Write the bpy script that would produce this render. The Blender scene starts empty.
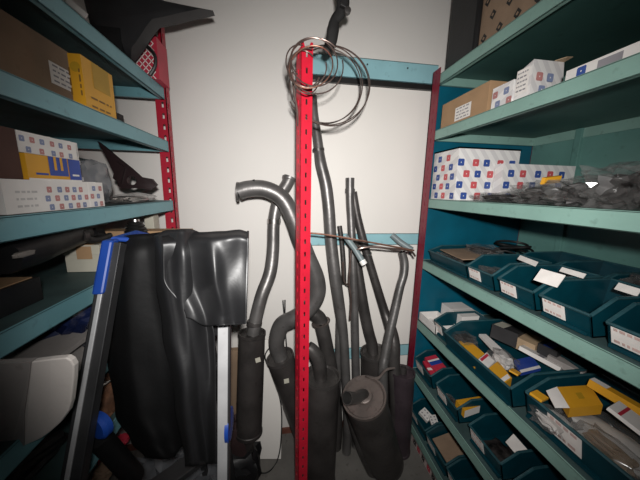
import bpy, bmesh, math, random
from mathutils import Vector, Matrix, noise
random.seed(7)
PI = math.pi
SC = bpy.context.scene
COL = SC.collection
V = Vector
# ------------------------------------------------------------------ camera
F = 264.9
H = 1.485                      # eye height above the floor
RIGHT = V((0.98949474, -0.14318025, 0.01998946))
UP = V((0.00670389, 0.18356442, 0.98298482))
FWD = V((0.14441336, 0.9725243, -0.18259589))
CAMPOS = V((0, 0, H))
cam = bpy.data.cameras.new('camera')
cam.sensor_width = 36; cam.lens = F / 640 * 36; cam.clip_start = 0.02
camo = bpy.data.objects.new('camera', cam)
COL.objects.link(camo)
m = Matrix((RIGHT, UP, -FWD)).transposed().to_4x4()
m.translation = CAMPOS
camo.matrix_world = m
SC.camera = camo

def P(px, py, x=None, y=None, z=None):
    """world point seen at a photo pixel, on the plane x=, y= or z="""
    r = RIGHT * ((px - 320) / F) + UP * ((240 - py) / F) + FWD
    if y is not None: t = y / r.y
    elif x is not None: t = x / r.x
    else: t = (z - H) / r.z
    return CAMPOS + r * t

def PW(w, p):                   # size in metres of w pixels at point p
    return w * (p - CAMPOS).dot(FWD) / F

# ------------------------------------------------------------------ materials
MATS = {}
def mat(name, col, rough=0.5, metal=0.0, var=0.12, scale=18.0, bump=0.0, bscale=60.0, spec=0.5, alpha=1.0, col2=None, dirt=0.0, coat=0.0):
    if name in MATS: return MATS[name]
    M = bpy.data.materials.new(name); M.use_nodes = True
    nt = M.node_tree; N = nt.nodes; L = nt.links
    b = N['Principled BSDF']
    tc = N.new('ShaderNodeTexCoord')
    nz = N.new('ShaderNodeTexNoise'); nz.inputs['Scale'].default_value = scale; nz.inputs['Detail'].default_value = 6
    L.new(tc.outputs['Object'], nz.inputs['Vector'])
    cr = N.new('ShaderNodeValToRGB')
    c = V(col); d = V(col2) if col2 else c * (1 - 2 * var)
    cr.color_ramp.elements[0].position = 0.32; cr.color_ramp.elements[1].position = 0.68
    cr.color_ramp.elements[0].color = (max(d.x, 0), max(d.y, 0), max(d.z, 0), 1)
    cr.color_ramp.elements[1].color = (c.x, c.y, c.z, 1)
    L.new(nz.outputs['Fac'], cr.inputs['Fac'])
    out = cr.outputs['Color']
    if dirt > 0:
        n2 = N.new('ShaderNodeTexNoise'); n2.inputs['Scale'].default_value = scale * 4; n2.inputs['Detail'].default_value = 8
        L.new(tc.outputs['Object'], n2.inputs['Vector'])
        r2 = N.new('ShaderNodeMapRange'); r2.inputs['From Min'].default_value = 0.6; r2.inputs['From Max'].default_value = 0.72
        r2.inputs['To Max'].default_value = dirt
        L.new(n2.outputs['Fac'], r2.inputs['Value'])
        mx = N.new('ShaderNodeMixRGB'); mx.inputs['Color2'].default_value = (c.x * .25, c.y * .22, c.z * .2, 1)
        L.new(r2.outputs['Result'], mx.inputs['Fac']); L.new(out, mx.inputs['Color1']); out = mx.outputs['Color']
    L.new(out, b.inputs['Base Color'])
    b.inputs['Roughness'].default_value = rough; b.inputs['Metallic'].default_value = metal
    b.inputs['Specular IOR Level'].default_value = spec; b.inputs['Alpha'].default_value = alpha
    b.inputs['Coat Weight'].default_value = coat
    if bump > 0:
        n3 = N.new('ShaderNodeTexNoise'); n3.inputs['Scale'].default_value = bscale; n3.inputs['Detail'].default_value = 5
        L.new(tc.outputs['Object'], n3.inputs['Vector'])
        bp = N.new('ShaderNodeBump'); bp.inputs['Strength'].default_value = bump; bp.inputs['Distance'].default_value = 0.01
        L.new(n3.outputs['Fac'], bp.inputs['Height']); L.new(bp.outputs['Normal'], b.inputs['Normal'])
    MATS[name] = M
    return M

def stripe_mat(name, c1, c2, scale=30.0, rot=0.8, rough=0.55, thr=0.5):
    if name in MATS: return MATS[name]
    M = bpy.data.materials.new(name); M.use_nodes = True
    nt = M.node_tree; N = nt.nodes; L = nt.links; b = N['Principled BSDF']
    tc = N.new('ShaderNodeTexCoord'); mp = N.new('ShaderNodeMapping'); mp.inputs['Rotation'].default_value = (rot, rot * .9, 0.2)
    wv = N.new('ShaderNodeTexWave'); wv.inputs['Scale'].default_value = scale; wv.inputs['Distortion'].default_value = 0.3
    L.new(tc.outputs['Object'], mp.inputs['Vector']); L.new(mp.outputs['Vector'], wv.inputs['Vector'])
    cr = N.new('ShaderNodeValToRGB'); cr.color_ramp.elements[0].position = thr - .05; cr.color_ramp.elements[1].position = thr + .05
    cr.color_ramp.elements[0].color = (*c1, 1); cr.color_ramp.elements[1].color = (*c2, 1)
    L.new(wv.outputs['Color'], cr.inputs['Fac']); L.new(cr.outputs['Color'], b.inputs['Base Color'])
    b.inputs['Roughness'].default_value = rough
    MATS[name] = M
    return M

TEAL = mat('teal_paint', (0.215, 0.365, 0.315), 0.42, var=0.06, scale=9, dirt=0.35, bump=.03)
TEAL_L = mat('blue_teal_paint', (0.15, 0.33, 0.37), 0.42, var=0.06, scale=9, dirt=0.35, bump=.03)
TEAL_DARK = mat('dark_shelf_paint', (0.055, 0.10, 0.10), 0.6, var=0.2, scale=9, dirt=0.6)  # darker teal on lower shelf tops and left shelf undersides
TEAL_UN = mat('shelf_underside_shade', (0.045, 0.115, 0.10), 0.5, var=0.15, scale=6, dirt=.4)  # shade under the right shelves put into a darker teal
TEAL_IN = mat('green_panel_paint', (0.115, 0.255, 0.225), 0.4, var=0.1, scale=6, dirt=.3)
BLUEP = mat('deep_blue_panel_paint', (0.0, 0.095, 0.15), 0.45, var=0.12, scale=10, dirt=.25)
BARBLUE = mat('light_blue_rail_paint', (0.29, 0.53, 0.58), 0.45, var=0.06, scale=8, dirt=.3)
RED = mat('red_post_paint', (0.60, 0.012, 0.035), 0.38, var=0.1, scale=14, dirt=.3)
REDD = mat('shaded_red_post_paint', (0.20, 0.004, 0.022), 0.42, var=0.1, scale=14, dirt=.3)  # red post paint darkened to carry the grazing light on the right posts
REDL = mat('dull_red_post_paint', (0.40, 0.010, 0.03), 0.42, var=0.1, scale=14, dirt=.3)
WALLM = mat('painted_plaster', (0.70, 0.67, 0.635), 0.7, var=0.02, scale=3, bump=.04, bscale=25)
PANELM = mat('white_board', (0.78, 0.745, 0.70), 0.55, var=0.015, scale=4)
FLOORM = mat('worn_concrete', (0.17, 0.16, 0.145), 0.75, var=0.15, scale=8, dirt=.5, bump=.1)
CEILM = mat('ceiling_paint', (0.6, 0.6, 0.58), 0.8, var=.03)
BIN = mat('dark_teal_plastic', (0.0, 0.038, 0.054), 0.42, var=0.12, scale=20, dirt=.2)
BIN_RIM = mat('dusty_rim_plastic', (0.02, 0.075, 0.09), 0.5, var=0.2, scale=30)
PAPER = mat('white_paper', (0.78, 0.74, 0.70), 0.7, var=0.06, scale=25)
INK = mat('grey_ink', (0.27, 0.26, 0.28), 0.7, var=.1)
PINK = mat('faded_red_ink', (0.60, 0.42, 0.38), 0.7, var=.15)
WHITE = mat('white_carton', (0.72, 0.69, 0.66), 0.6, var=0.05, scale=20)
WSTRIPE = stripe_mat('printed_white_carton', (0.61, 0.59, 0.585), (0.72, 0.70, 0.68), 9.0)
CARD = mat('brown_cardboard', (0.38, 0.235, 0.125), 0.75, var=0.07, scale=14, dirt=.15)
CARD_D = mat('dark_cardboard', (0.28, 0.19, 0.125), 0.8, var=0.1, scale=14, dirt=.2)
CARD_P = mat('pale_cardboard', (0.45, 0.32, 0.2), 0.75, var=0.1, scale=14)
YEL = mat('yellow_carton', (0.64, 0.315, 0.018), 0.5, var=0.05, scale=14)
YELD = mat('ochre_print', (0.45, 0.26, 0.015), 0.55, var=0.1)
BLUE = mat('blue_print', (0.02, 0.06, 0.32), 0.5, var=0.1)
NAVY = mat('navy_emblem', (0.035, 0.08, 0.30), 0.5, var=0.1)
REDP = mat('red_emblem', (0.56, 0.09, 0.10), 0.5, var=0.1)
REDF = mat('pale_red_emblem', (0.46, 0.20, 0.19), 0.55, var=.1)
NAVYF = mat('pale_blue_emblem', (0.20, 0.24, 0.38), 0.55, var=.1)
CRIM = mat('crimson_print', (0.5, 0.03, 0.06), 0.5, var=.1)
BLK = mat('black_plastic', (0.009, 0.009, 0.010), 0.5, var=0.2, scale=12, bump=.05)
BLKM = mat('matt_black_metal', (0.016, 0.015, 0.015), 0.6, var=0.25, scale=8, bump=.06)
GRYP = mat('dark_grey_plastic', (0.028, 0.027, 0.029), 0.6, var=0.2, scale=10, dirt=.2)
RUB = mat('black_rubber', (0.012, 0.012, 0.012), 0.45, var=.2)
STEEL = mat('dull_exhaust_steel', (0.205, 0.195, 0.19), 0.40, metal=.6, var=0.22, scale=10, dirt=.55, bump=.08)
STEELD = mat('sooty_exhaust_steel', (0.105, 0.096, 0.092), 0.42, metal=.55, var=0.25, scale=10, dirt=.6, bump=.1)
MUFF = mat('aged_muffler_steel', (0.072, 0.064, 0.061), 0.46, metal=.4, var=0.28, scale=9, dirt=.5, bump=.1)
MUFFP = mat('muffler_end_steel', (0.20, 0.165, 0.15), 0.38, metal=.6, var=0.2, scale=9, dirt=.5, bump=.08)
SOOT = mat('pipe_soot', (0.01, 0.009, 0.008), 0.9)
BRIGHT = mat('bright_steel', (0.6, 0.58, 0.56), 0.3, metal=1, var=.1)
ALU = mat('brushed_aluminium', (0.62, 0.62, 0.63), 0.38, metal=.35, var=0.1, scale=14, dirt=.15)
ALUD = mat('grey_aluminium', (0.07, 0.07, 0.073), 0.5, metal=.6, var=0.15, scale=14)
BLUEPL = mat('blue_ladder_plastic', (0.012, 0.06, 0.33), 0.4, var=.1, dirt=.2)
COPPER = mat('tarnished_copper', (0.55, 0.29, 0.21), 0.32, metal=.8, var=0.25, scale=30)
COPPERD = mat('brown_brake_tube', (0.23, 0.165, 0.145), 0.32, metal=.7, var=0.25, scale=30)
VINYLM = mat('matt_black_vinyl', (0.003, 0.003, 0.0033), 0.62, var=0.1, bump=.2, bscale=14, spec=.25)
VINYL = mat('black_vinyl', (0.011, 0.011, 0.012), 0.47, var=0.1, bump=.2, bscale=14, spec=.6)
BAG = mat('clear_polythene', (0.20, 0.195, 0.19), 0.14, var=0.3, alpha=.27, spec=.8, scale=20)
BAGG = mat('grey_polythene', (0.24, 0.25, 0.27), 0.22, var=0.3, alpha=.8, spec=.8, scale=14)
PARTG = mat('dark_packed_parts', (0.035, 0.029, 0.028), 0.5, var=.5, scale=35)
MAROON = mat('maroon_painted_metal', (0.016, 0.006, 0.007), 0.45, var=.15)
CREAM = mat('cream_carton', (0.48, 0.46, 0.38), 0.65, var=.06)
GREYPAN = mat('grey_pressed_panel', (0.31, 0.285, 0.27), 0.6, var=0.1, scale=8, dirt=.35)
PALEPAN = mat('off_white_panel', (0.66, 0.61, 0.57), 0.5, var=0.04, scale=8, dirt=.1)
TUBEBL = mat('grey_blue_tube', (0.20, 0.25, 0.26), 0.45, var=.15)
WHITEPL = mat('white_plastic', (0.8, 0.78, 0.75), 0.4, var=.04)
RUST = mat('rusty_brown_metal', (0.16, 0.07, 0.035), 0.8, var=.3, scale=30)
BASEB = mat('red_brown_skirting', (0.17, 0.06, 0.04), 0.6, var=.15)

# ------------------------------------------------------------------ mesh tools
class B:
    def __init__(s): s.bm = bmesh.new()
    def face(s, pts, mi=0):
        f = s.bm.faces.new([s.bm.verts.new(p) for p in pts]); f.material_index = mi; return f
    def hexa(s, lo, hi, mi=0):
        """lo, hi: four corners each, same winding"""
        a = [s.bm.verts.new(p) for p in lo]; b = [s.bm.verts.new(p) for p in hi]
        fs = [a[::-1], b] + [[a[i], a[(i + 1) % len(a)], b[(i + 1) % len(a)], b[i]] for i in range(len(a))]
        for f in fs: s.bm.faces.new(f).material_index = mi
    def prism(s, poly, vec, mi=0):
        s.hexa([V(p) for p in poly], [V(p) + V(vec) for p in poly], mi)
    def box(s, x0, x1, y0, y1, z0, z1, mi=0, rz=0.0, M=None):
        c = V(((x0 + x1) / 2, (y0 + y1) / 2, z0))
        pts = []
        for z in (z0, z1):
            for (x, y) in ((x0, y0), (x1, y0), (x1, y1), (x0, y1)):
                p = V((x, y, z))
                if rz:
                    d = p - c; p = c + V((d.x * math.cos(rz) - d.y * math.sin(rz), d.x * math.sin(rz) + d.y * math.cos(rz), d.z))
                if M: p = M @ p
                pts.append(p)
        s.hexa(pts[:4], pts[4:], mi)
    def slab(s, c, u, v, w, mi=0):
        """box centred at c with half vectors u, v, w"""
        c, u, v, w = V(c), V(u), V(v), V(w)
        s.hexa([c - u - v - w, c + u - v - w, c + u + v - w, c - u + v - w], [c - u - v + w, c + u - v + w, c + u + v + w, c - u + v + w], mi)
    def rings(s, pts, rads, n=14, mi=0, caps=(True, True), hollow=(0, 0), squash=None, mic=None):
        """tube through pts with a radius each; hollow ends get an inner bore of that depth"""
        pts = [V(p) for p in pts]
        k = len(pts); T = []
        for i in range(k):
            a = pts[max(i - 1, 0)]; b = pts[min(i + 1, k - 1)]
            d = b - a
            T.append(d.normalized() if d.length > 1e-9 else (T[-1] if T else V((0, 0, 1))))
        ref = V((1, 0, 0)) if abs(T[0].x) < .8 else V((0, 1, 0))
        u = (ref - T[0] * ref.dot(T[0])).normalized()
        R = []; frames = []
        for i in range(k):
            u = (u - T[i] * u.dot(T[i])).normalized(); w = T[i].cross(u)
            frames.append((u.copy(), w))
            sq = squash or 1.0
            R.append([s.bm.verts.new(pts[i] + (u * math.cos(2 * PI * j / n) + w * math.sin(2 * PI * j / n) * sq) * rads[i]) for j in range(n)])
        for i in range(k - 1):
            for j in range(n):
                s.bm.faces.new([R[i][j], R[i][(j + 1) % n], R[i + 1][(j + 1) % n], R[i + 1][j]]).material_index = mi
        for e in (0, 1):
            i = 0 if e == 0 else k - 1
            if hollow[e]:
                inward = T[i] * (hollow[e] if e == 0 else -hollow[e])
                u_, w_ = frames[i]; rr = rads[i] * .86
                A = [s.bm.verts.new(pts[i] + (u_ * math.cos(2 * PI * j / n) + w_ * math.sin(2 * PI * j / n)) * rr) for j in range(n)]
                Bv = [s.bm.verts.new(pts[i] + inward + (u_ * math.cos(2 * PI * j / n) + w_ * math.sin(2 * PI * j / n)) * rr * .95) for j in range(n)]
                mm = mi if mic is None else mic
                for j in range(n):
                    q = (j + 1) % n
                    f1 = [R[i][q], R[i][j], A[j], A[q]]; f2 = [A[q], A[j], Bv[j], Bv[q]]
                    if e: f1.reverse(); f2.reverse()
                    s.bm.faces.new(f1).material_index = mi; s.bm.faces.new(f2).material_index = mm
                s.bm.faces.new(Bv if e else Bv[::-1]).material_index = mm
            elif caps[e]:
                s.bm.faces.new(R[i] if e else R[i][::-1]).material_index = mi
    def curve(s, pts, rads, n=14, mi=0, step=6, **kw):
        p, r = smooth(pts, rads, step); s.rings(p, r, n, mi, **kw)
    def blob(s, c, size, seed=0, amp=.35, sub=3, mi=0, freq=3.0, rz=0.0):
        r = bmesh.ops.create_icosphere(s.bm, subdivisions=sub, radius=1.0)
        off = V((seed * 3.7, seed * 1.3, seed * 5.1))
        for v in r['verts']:
            d = v.co.normalized()
            q = V((math.copysign(abs(d.x) ** .6, d.x), math.copysign(abs(d.y) ** .6, d.y), math.copysign(abs(d.z) ** .8, d.z)))
            k = 1 + amp * noise.noise(d * freq + off) + amp * .5 * noise.noise(d * freq * 2.7 + off)
            p = V((q.x * size[0], q.y * size[1], q.z * size[2])) * k
            p.z = max(p.z, -size[2] * .85)
            if rz: p = V((p.x * math.cos(rz) - p.y * math.sin(rz), p.x * math.sin(rz) + p.y * math.cos(rz), p.z))
            v.co = p + V(c)
        fs = set()
        for v in r['verts']: fs.update(v.link_faces)
        for f in fs: f.material_index = mi
    def build(s, name, mats, parent=None, origin=None, smooth=True, bevel=0.0, ang=38):
        bmesh.ops.remove_doubles(s.bm, verts=s.bm.verts, dist=1e-6) if False else None
        bmesh.ops.recalc_face_normals(s.bm, faces=s.bm.faces)
        off = V((0, 0, 0))
        if origin is not None: off = V(origin)
        q = parent
        while q is not None: off = off + q.location; q = q.parent
        bmesh.ops.translate(s.bm, verts=s.bm.verts, vec=-off)
        me = bpy.data.meshes.new(name); s.bm.to_mesh(me); s.bm.free()
        if not isinstance(mats, (list, tuple)): mats = [mats]
        for q in mats: me.materials.append(q)
        if smooth:
            for p in me.polygons: p.use_smooth = True
            me.set_sharp_from_angle(angle=math.radians(ang))
        o = bpy.data.objects.new(name, me); COL.objects.link(o)
        if origin is not None: o.location = origin
        if parent is not None: o.parent = parent
        if bevel:
            b = o.modifiers.new('bevel', 'BEVEL'); b.width = bevel; b.segments = 2; b.limit_method = 'ANGLE'; b.angle_limit = math.radians(40)
        return o

def smooth(pts, rads, step=6):
    pts = [V(p) for p in pts]; n = len(pts); P_, R_ = [], []
    for i in range(n - 1):
        a, b, c, d = pts[max(i - 1, 0)], pts[i], pts[i + 1], pts[min(i + 2, n - 1)]
        for k in range(step):
            t = k / step
            P_.append(.5 * ((2 * b) + (c - a) * t + (2 * a - 5 * b + 4 * c - d) * t * t + (3 * b - a - 3 * c + d) * t ** 3))
            R_.append(rads[i] * (1 - t) + rads[i + 1] * t)
    P_.append(pts[-1]); R_.append(rads[-1])
    return P_, R_

def tag(o, label, cat, group=None, kind=None):
    if label: o['label'] = label
    if cat: o['category'] = cat
    if group: o['group'] = group
    if kind: o['kind'] = kind
    return o
def thing(name, loc, label, cat, group=None, rz=0.0):
    o = bpy.data.objects.new(name, None); COL.objects.link(o); o.location = loc; o.rotation_euler.z = rz; o.empty_display_size = .05
    return tag(o, label, cat, group)
def part(o, label=None):
    if label: o['label'] = label
    return o
def dup(src, loc, label, rz=None, parent=None):
    c = src.copy(); COL.objects.link(c)
    if parent is None:
        c.location = loc; c['label'] = label
        if rz is not None: c.rotation_euler.z = rz
    else: c.parent = parent
    for ch in list(src.children): dup(ch, None, None, None, c)
    return c
def struct(o): o['kind'] = 'structure'; return o

# ------------------------------------------------------------------ room
D = 1.42
X0, X1 = -1.00, 1.36
def quadbox(name, m, *a): b = B(); b.box(*a); return struct(b.build(name, m, smooth=False))
quadbox('floor', FLOORM, X0 - .1, X1 + .1, -1.3, D + .1, -.1, 0)
quadbox('ceiling', CEILM, X0 - .1, X1 + .1, -1.3, D + .1, 2.62, 2.72)
quadbox('wall_back', WALLM, X0 - .1, X1 + .1, D, D + .1, 0, 2.62)
quadbox('wall_left', WALLM, X0 - .1, X0, -1.3, D, 0, 2.62)
quadbox('wall_right', WALLM, X1, X1 + .1, -1.3, D, 0, 2.62)
quadbox('baseboard_back', BASEB, X0, X1, D - .012, D, 0, .035)

# ------------------------------------------------------------------ racks
def flange(b, p0, u, w, n, z0, z1, slot=.009, sl=.022, pitch=.045, mi=0, off=.5):
    """slotted flat bar: starts at p0, width w along u, thickness along n; real holes"""
    u, n = V(u).normalized(), V(n).normalized() * .003
    c0, c1 = w * off - slot / 2, w * off + slot / 2
    def bar(a, c, za, zb):
        q = V(p0)
        pts = [V((q.x, q.y, za)) + u * a, V((q.x, q.y, za)) + u * c, V((q.x, q.y, za)) + u * c + n, V((q.x, q.y, za)) + u * a + n]
        b.hexa(pts, [p + V((0, 0, zb - za)) for p in pts], mi)
    bar(0, c0, z0, z1); bar(c1, w, z0, z1)
    z = z0; 
    while z < z1:
        zb = min(z + pitch - sl, z1)
        bar(c0, c1, z, zb); z += pitch

def upright(parent, x, y, sx, sy, z0, z1, m, w=.055, w2=.055, pitch=.045, off=.5, slot=.009):
    b = B()
    flange(b, (x, y, 0), (sx, 0, 0), w, (0, sy, 0), z0, z1, pitch=pitch, off=off, slot=slot)
    flange(b, (x, y, 0), (0, sy, 0), w2, (sx, 0, 0), z0, z1, pitch=pitch, off=off, slot=slot)
    return b.build('upright', m, parent, smooth=False)

YF = 1.30; XR = .7475; XRB = 1.325; YN = .02
XL = -.486; XLB = -.96
def zon(px, py, x): return P(px, py, x=x).z
LIP = .045
RZ = [zon(440, 74, XR), zon(436, 130.5, XR), zon(429, 199, XR), zon(422, 260, XR), zon(415, 318, XR), zon(410, 366.5, XR), zon(405.6, 414.5, XR)]
LZ = [zon(167, 91, XL), zon(168.5, 141.6, XL), zon(173.6, 201.8, XL), zon(96, 286, XL), zon(103, 360, XL), zon(113, 423, XL)]
LZ[2] += .006; LZ[3] += .004
print('RZ', [round(z, 3) for z in RZ], 'LZ', [round(z, 3) for z in LZ])

def shelf(parent, xf, xb, z, m, topm, y0=YN, y1=YF, lip=LIP, bm=None):
    """sheet metal tray shelf, folded lip on all sides; xf = aisle side"""
    s = 1 if xb > xf else -1
    b = B()
    lo, hi = min(xf, xb), max(xf, xb)
    b.box(lo, hi, y0, y1, z - .003, z, 1)
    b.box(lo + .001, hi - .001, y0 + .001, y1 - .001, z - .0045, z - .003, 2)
    for (a, c, e, g) in ((xf, xf + s * .004, y0, y1), (xb - s * .004, xb, y0, y1), (lo, hi, y1 - .004, y1), (lo, hi, y0, y0 + .004)):
        b.box(min(a, c), max(a, c), e, g, z - lip, z + .0008, 0)
    for (a, c, e, g) in ((xf, xf + s * .016, y0, y1), (lo, hi, y1 - .016, y1)):
        b.box(min(a, c), max(a, c), e, g, z - lip, z - lip + .003, 0)
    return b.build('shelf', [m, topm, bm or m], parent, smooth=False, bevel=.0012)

rack = thing('shelving_rack', (XR, YF, 0), 'tall teal steel shelving rack on the right with dark blue end panel and bins', 'shelving')
for z in RZ: shelf(rack, XR, XRB, z, TEAL, TEAL if z > H - .1 else TEAL_DARK, bm=TEAL_UN)
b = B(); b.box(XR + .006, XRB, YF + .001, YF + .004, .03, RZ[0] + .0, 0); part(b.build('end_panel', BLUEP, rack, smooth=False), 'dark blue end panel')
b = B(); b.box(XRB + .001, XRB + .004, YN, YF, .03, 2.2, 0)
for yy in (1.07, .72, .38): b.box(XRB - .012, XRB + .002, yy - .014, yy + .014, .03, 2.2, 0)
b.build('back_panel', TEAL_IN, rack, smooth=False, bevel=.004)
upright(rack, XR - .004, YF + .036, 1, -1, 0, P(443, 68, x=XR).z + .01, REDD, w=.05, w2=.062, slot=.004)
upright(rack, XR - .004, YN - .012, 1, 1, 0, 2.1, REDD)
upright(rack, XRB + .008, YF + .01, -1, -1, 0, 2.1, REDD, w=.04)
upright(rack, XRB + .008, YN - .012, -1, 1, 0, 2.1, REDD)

rackl = thing('shelving_rack', (XL, YF, 0), 'blue-teal steel shelving rack on the left with a bright red slotted post', 'shelving')
for z in LZ: shelf(rackl, XL, XLB, z, TEAL_L, TEAL_DARK, bm=TEAL_DARK)
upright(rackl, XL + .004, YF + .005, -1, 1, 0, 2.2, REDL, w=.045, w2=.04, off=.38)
upright(rackl, XL + .004, YN - .008, -1, -1, 0, 2.2, RED)
upright(rackl, XLB - .004, YF + .005, 1, 1, 0, 2.2, RED)
upright(rackl, XLB - .004, YN - .008, 1, -1, 0, 2.2, RED)

# free-standing post in the middle
pc = P(305, 260, y=1.0)
post = thing('slotted_post', (pc.x, 1.0, 0), 'bright red slotted steel angle post standing alone in the middle', 'post')
b = B(); ra = math.radians(17)
ztop = P(306, 41, y=1.0).z
u = V((math.cos(ra), math.sin(ra), 0)); n = V((-math.sin(ra), math.cos(ra), 0))
p0 = V((pc.x, 1.0, 0)) - u * .022
flange(b, p0, u, .044, n, 0, ztop - .02, slot=.007, sl=.018, pitch=.05)
flange(b, p0, n, .045, u, 0, ztop - .02, slot=.008, sl=.018, pitch=.05)
for (a, c, e) in ((0, .015, 1), (.029, .044, 1)):
    q = [p0 + u * a, p0 + u * c, p0 + u * c + n * .003, p0 + u * a + n * .003]
    lo = [V((t.x, t.y, ztop - .0205)) for t in q]; hi = [V((t.x, t.y, ztop)) for t in q]
    if a == 0: hi[1] -= u * .007; hi[2] -= u * .007
    else: hi[0] += u * .007; hi[3] += u * .007
    b.hexa(lo, hi)
b.build('angle_profile', RED, post, smooth=False)

# rails fixed on the back wall
def rail(py0a, py0b, dep, label, strip=False):
    za = P(380, py0a, y=D - dep).z; zb = P(380, py0b, y=D - dep).z
    xa, xb = P(312, 60, y=D).x, .80
    t = thing('wall_rail', (xa, D - dep / 2, zb), label, 'rail', 'blue wall rails')
    b = B(); b.box(xa, xb, D - dep, D - dep + .004, zb, za); b.box(xa, xb, D - dep, D - .001, za - .004, za); b.box(xa, xb, D - dep, D - .001, zb, zb + .004)
    ch = b.build('channel', BARBLUE, t, smooth=False, bevel=.001)
    for xx in (xa + .27, xa + .48):
        bb = B(); bb.rings([(xx, D - dep - .003, zb + (za - zb) * .7), (xx, D - dep, zb + (za - zb) * .7)], [.004, .004], 8); bb.build('bolt', BLKM, ch)
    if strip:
        b = B(); b.box(xa, xb, D - dep + .002, D - .001, zb - .026, zb - .001); part(b.build('shadow_gap_strip', RUB, t, smooth=False), 'black strip in place of the shadow gap under the rail')  # black strip modelled to stand for the shade beneath the rail
rail(59.5, 80, .03, 'highest light blue steel rail on the back wall, beneath it a black strip for the shadow gap', True)
rail(233.5, 245, .012, 'middle light blue rail crossing the wall behind the exhaust pipes')
rail(346, 357, .012, 'lowest blue rail on the wall, mostly hidden behind the mufflers')
b = B(); b.box(P(300, 100, y=D).x, .80, D - .008, D - .001, .05, P(380, 84, y=D).z); tag(b.build('back_board', PANELM, origin=(.45, D - .004, .05), smooth=False), 'large off-white board on the back wall between red posts', 'board')

# ------------------------------------------------------------------ print helpers
def emblems(b, o, u, v, lu, lv, size, seed, pitch=None, ca=1, cb=2, cw=3):
    """small red / blue square logos with a pale mark, printed on a face; o corner, u v unit dirs"""
    rnd = random.Random(seed); o, u, v = V(o), V(u).normalized(), V(v).normalized()
    pitch = pitch or size * 1.9
    n = u.cross(v)
    if n.dot(CAMPOS - o) < 0: n = -n
    k = 0
    r = 0; y = size * .7
    while y < lv - size * .4:
        x = size * (.7 if r % 2 else 1.5) + rnd.uniform(-.2, .2) * size
        while x < lu - size * .5:
            c = o + u * x + v * y + n * .0008
            col = ca if (k + r) % 2 else cb
            a = size * .5; k1 = size * .12
            b.face([c + u * i + v * j for i, j in ((-a + k1, -a), (a - k1, -a), (a, -a + k1), (a, a - k1), (a - k1, a), (-a + k1, a), (-a, a - k1), (-a, -a + k1))], col)
            c2 = c + n * .0004; q = size * .075
            b.face([c2 + u * i + v * j for i, j in ((-q, -q * 1.3), (q * .4, -q * 1.3), (q, q * .2), (q * .2, q * 1.3), (-q, q * .8))], cw)
            x += pitch * rnd.uniform(.85, 1.25); k += 1
        y += pitch * .8; r += 1
def scribble(b, o, u, v, lu, lv, rows, mi, seed=1):
    """illegible print: rows of short bars"""
    rnd = random.Random(seed); o, u, v = V(o), V(u).normalized(), V(v).normalized(); n = u.cross(v)
    if n.dot(CAMPOS - o) < 0: n = -n
    for i in range(rows):
        y = lv * (.82 - .7 * i / max(rows - 1, 1)); x = lu * .1; hgt = lv * .32 / rows
        while x < lu * .85:
            w = lu * rnd.uniform(.08, .24)
            a = o + u * x + v * y + n * .0006
            b.face([a, a + u * min(w, lu * .9 - x), a + u * min(w, lu * .9 - x) + v * hgt, a + v * hgt], mi); x += w + lu * .06
def carton(name, label, cat, x0, x1, y0, y1, z0, z1, mats, group=None, rz=0.0, flaps=0.0, deco=None, stick=None):
    """closed cardboard box with a tape seam; deco(b) adds print; stick=(deco) adds label part"""
    t = thing(name, ((x0 + x1) / 2, (y0 + y1) / 2, z0), label, cat, group)
    b = B(); b.box(x0, x1, y0, y1, z0, z1, 0)
    b.box(x0 - .0004, x1 + .0004, (y0 + y1) / 2 - .0012, (y0 + y1) / 2 + .0012, z1 - .0005, z1 + .0008, 0)
    if deco: deco(b)
    body = b.build('carton_body', mats, t, smooth=False, bevel=.0015 if not deco else 0)
    if stick:
        s = B(); stick(s); s.build('sticker', [PAPER, INK, NAVY], body, smooth=False)
    if rz:
        t.rotation_euler.z = rz
    return t

# ------------------------------------------------------------------ right rack, upper shelves
Z1, Z2, Z3, Z4, Z5, Z6, Z7 = RZ
# black case on the top shelf
b = B(); pA = P(445, 66, x=XR + .012); pB = P(474, 48, x=XR + .012)
b.box(XR + .012, XR + .25, pB.y, pA.y, Z1 + .001, Z1 + .36); tag(b.build('flat_case', BLK, origin=(XR + .1, pA.y, Z1 + .001), smooth=False, bevel=.012), 'black plastic case on end at far end of top shelf', 'case')
pA = P(476, 48, x=XR + .03); 
def deco(b):
    o = V((XR + .03, .45, Z1))
    for i in range(5):
        for j in range(4):
            c = V((XR + .029, pA.y - .04 - i * .075 - (.035 if j % 2 else 0), Z1 + .035 + j * .062)); a = .016
            b.face([c + V((0, -a, 0)), c + V((0, 0, -a * 1.1)), c + V((0, a, 0)), c + V((0, 0, a * 1.1))], 1)
            b.face([c + V((-.001, -a * .4, 0)), c + V((-.001, 0, -a * .4)), c + V((-.001, a * .4, 0)), c + V((-.001, 0, a * .4))], 2)
carton('printed_carton', 'brown carton with dark diamond print on the top right shelf', 'box', XR + .03, XR + .4, .42, pA.y - .005, Z1 + .001, Z1 + .34, [CARD_D, BLKM, CARD_D], deco=deco)
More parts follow.
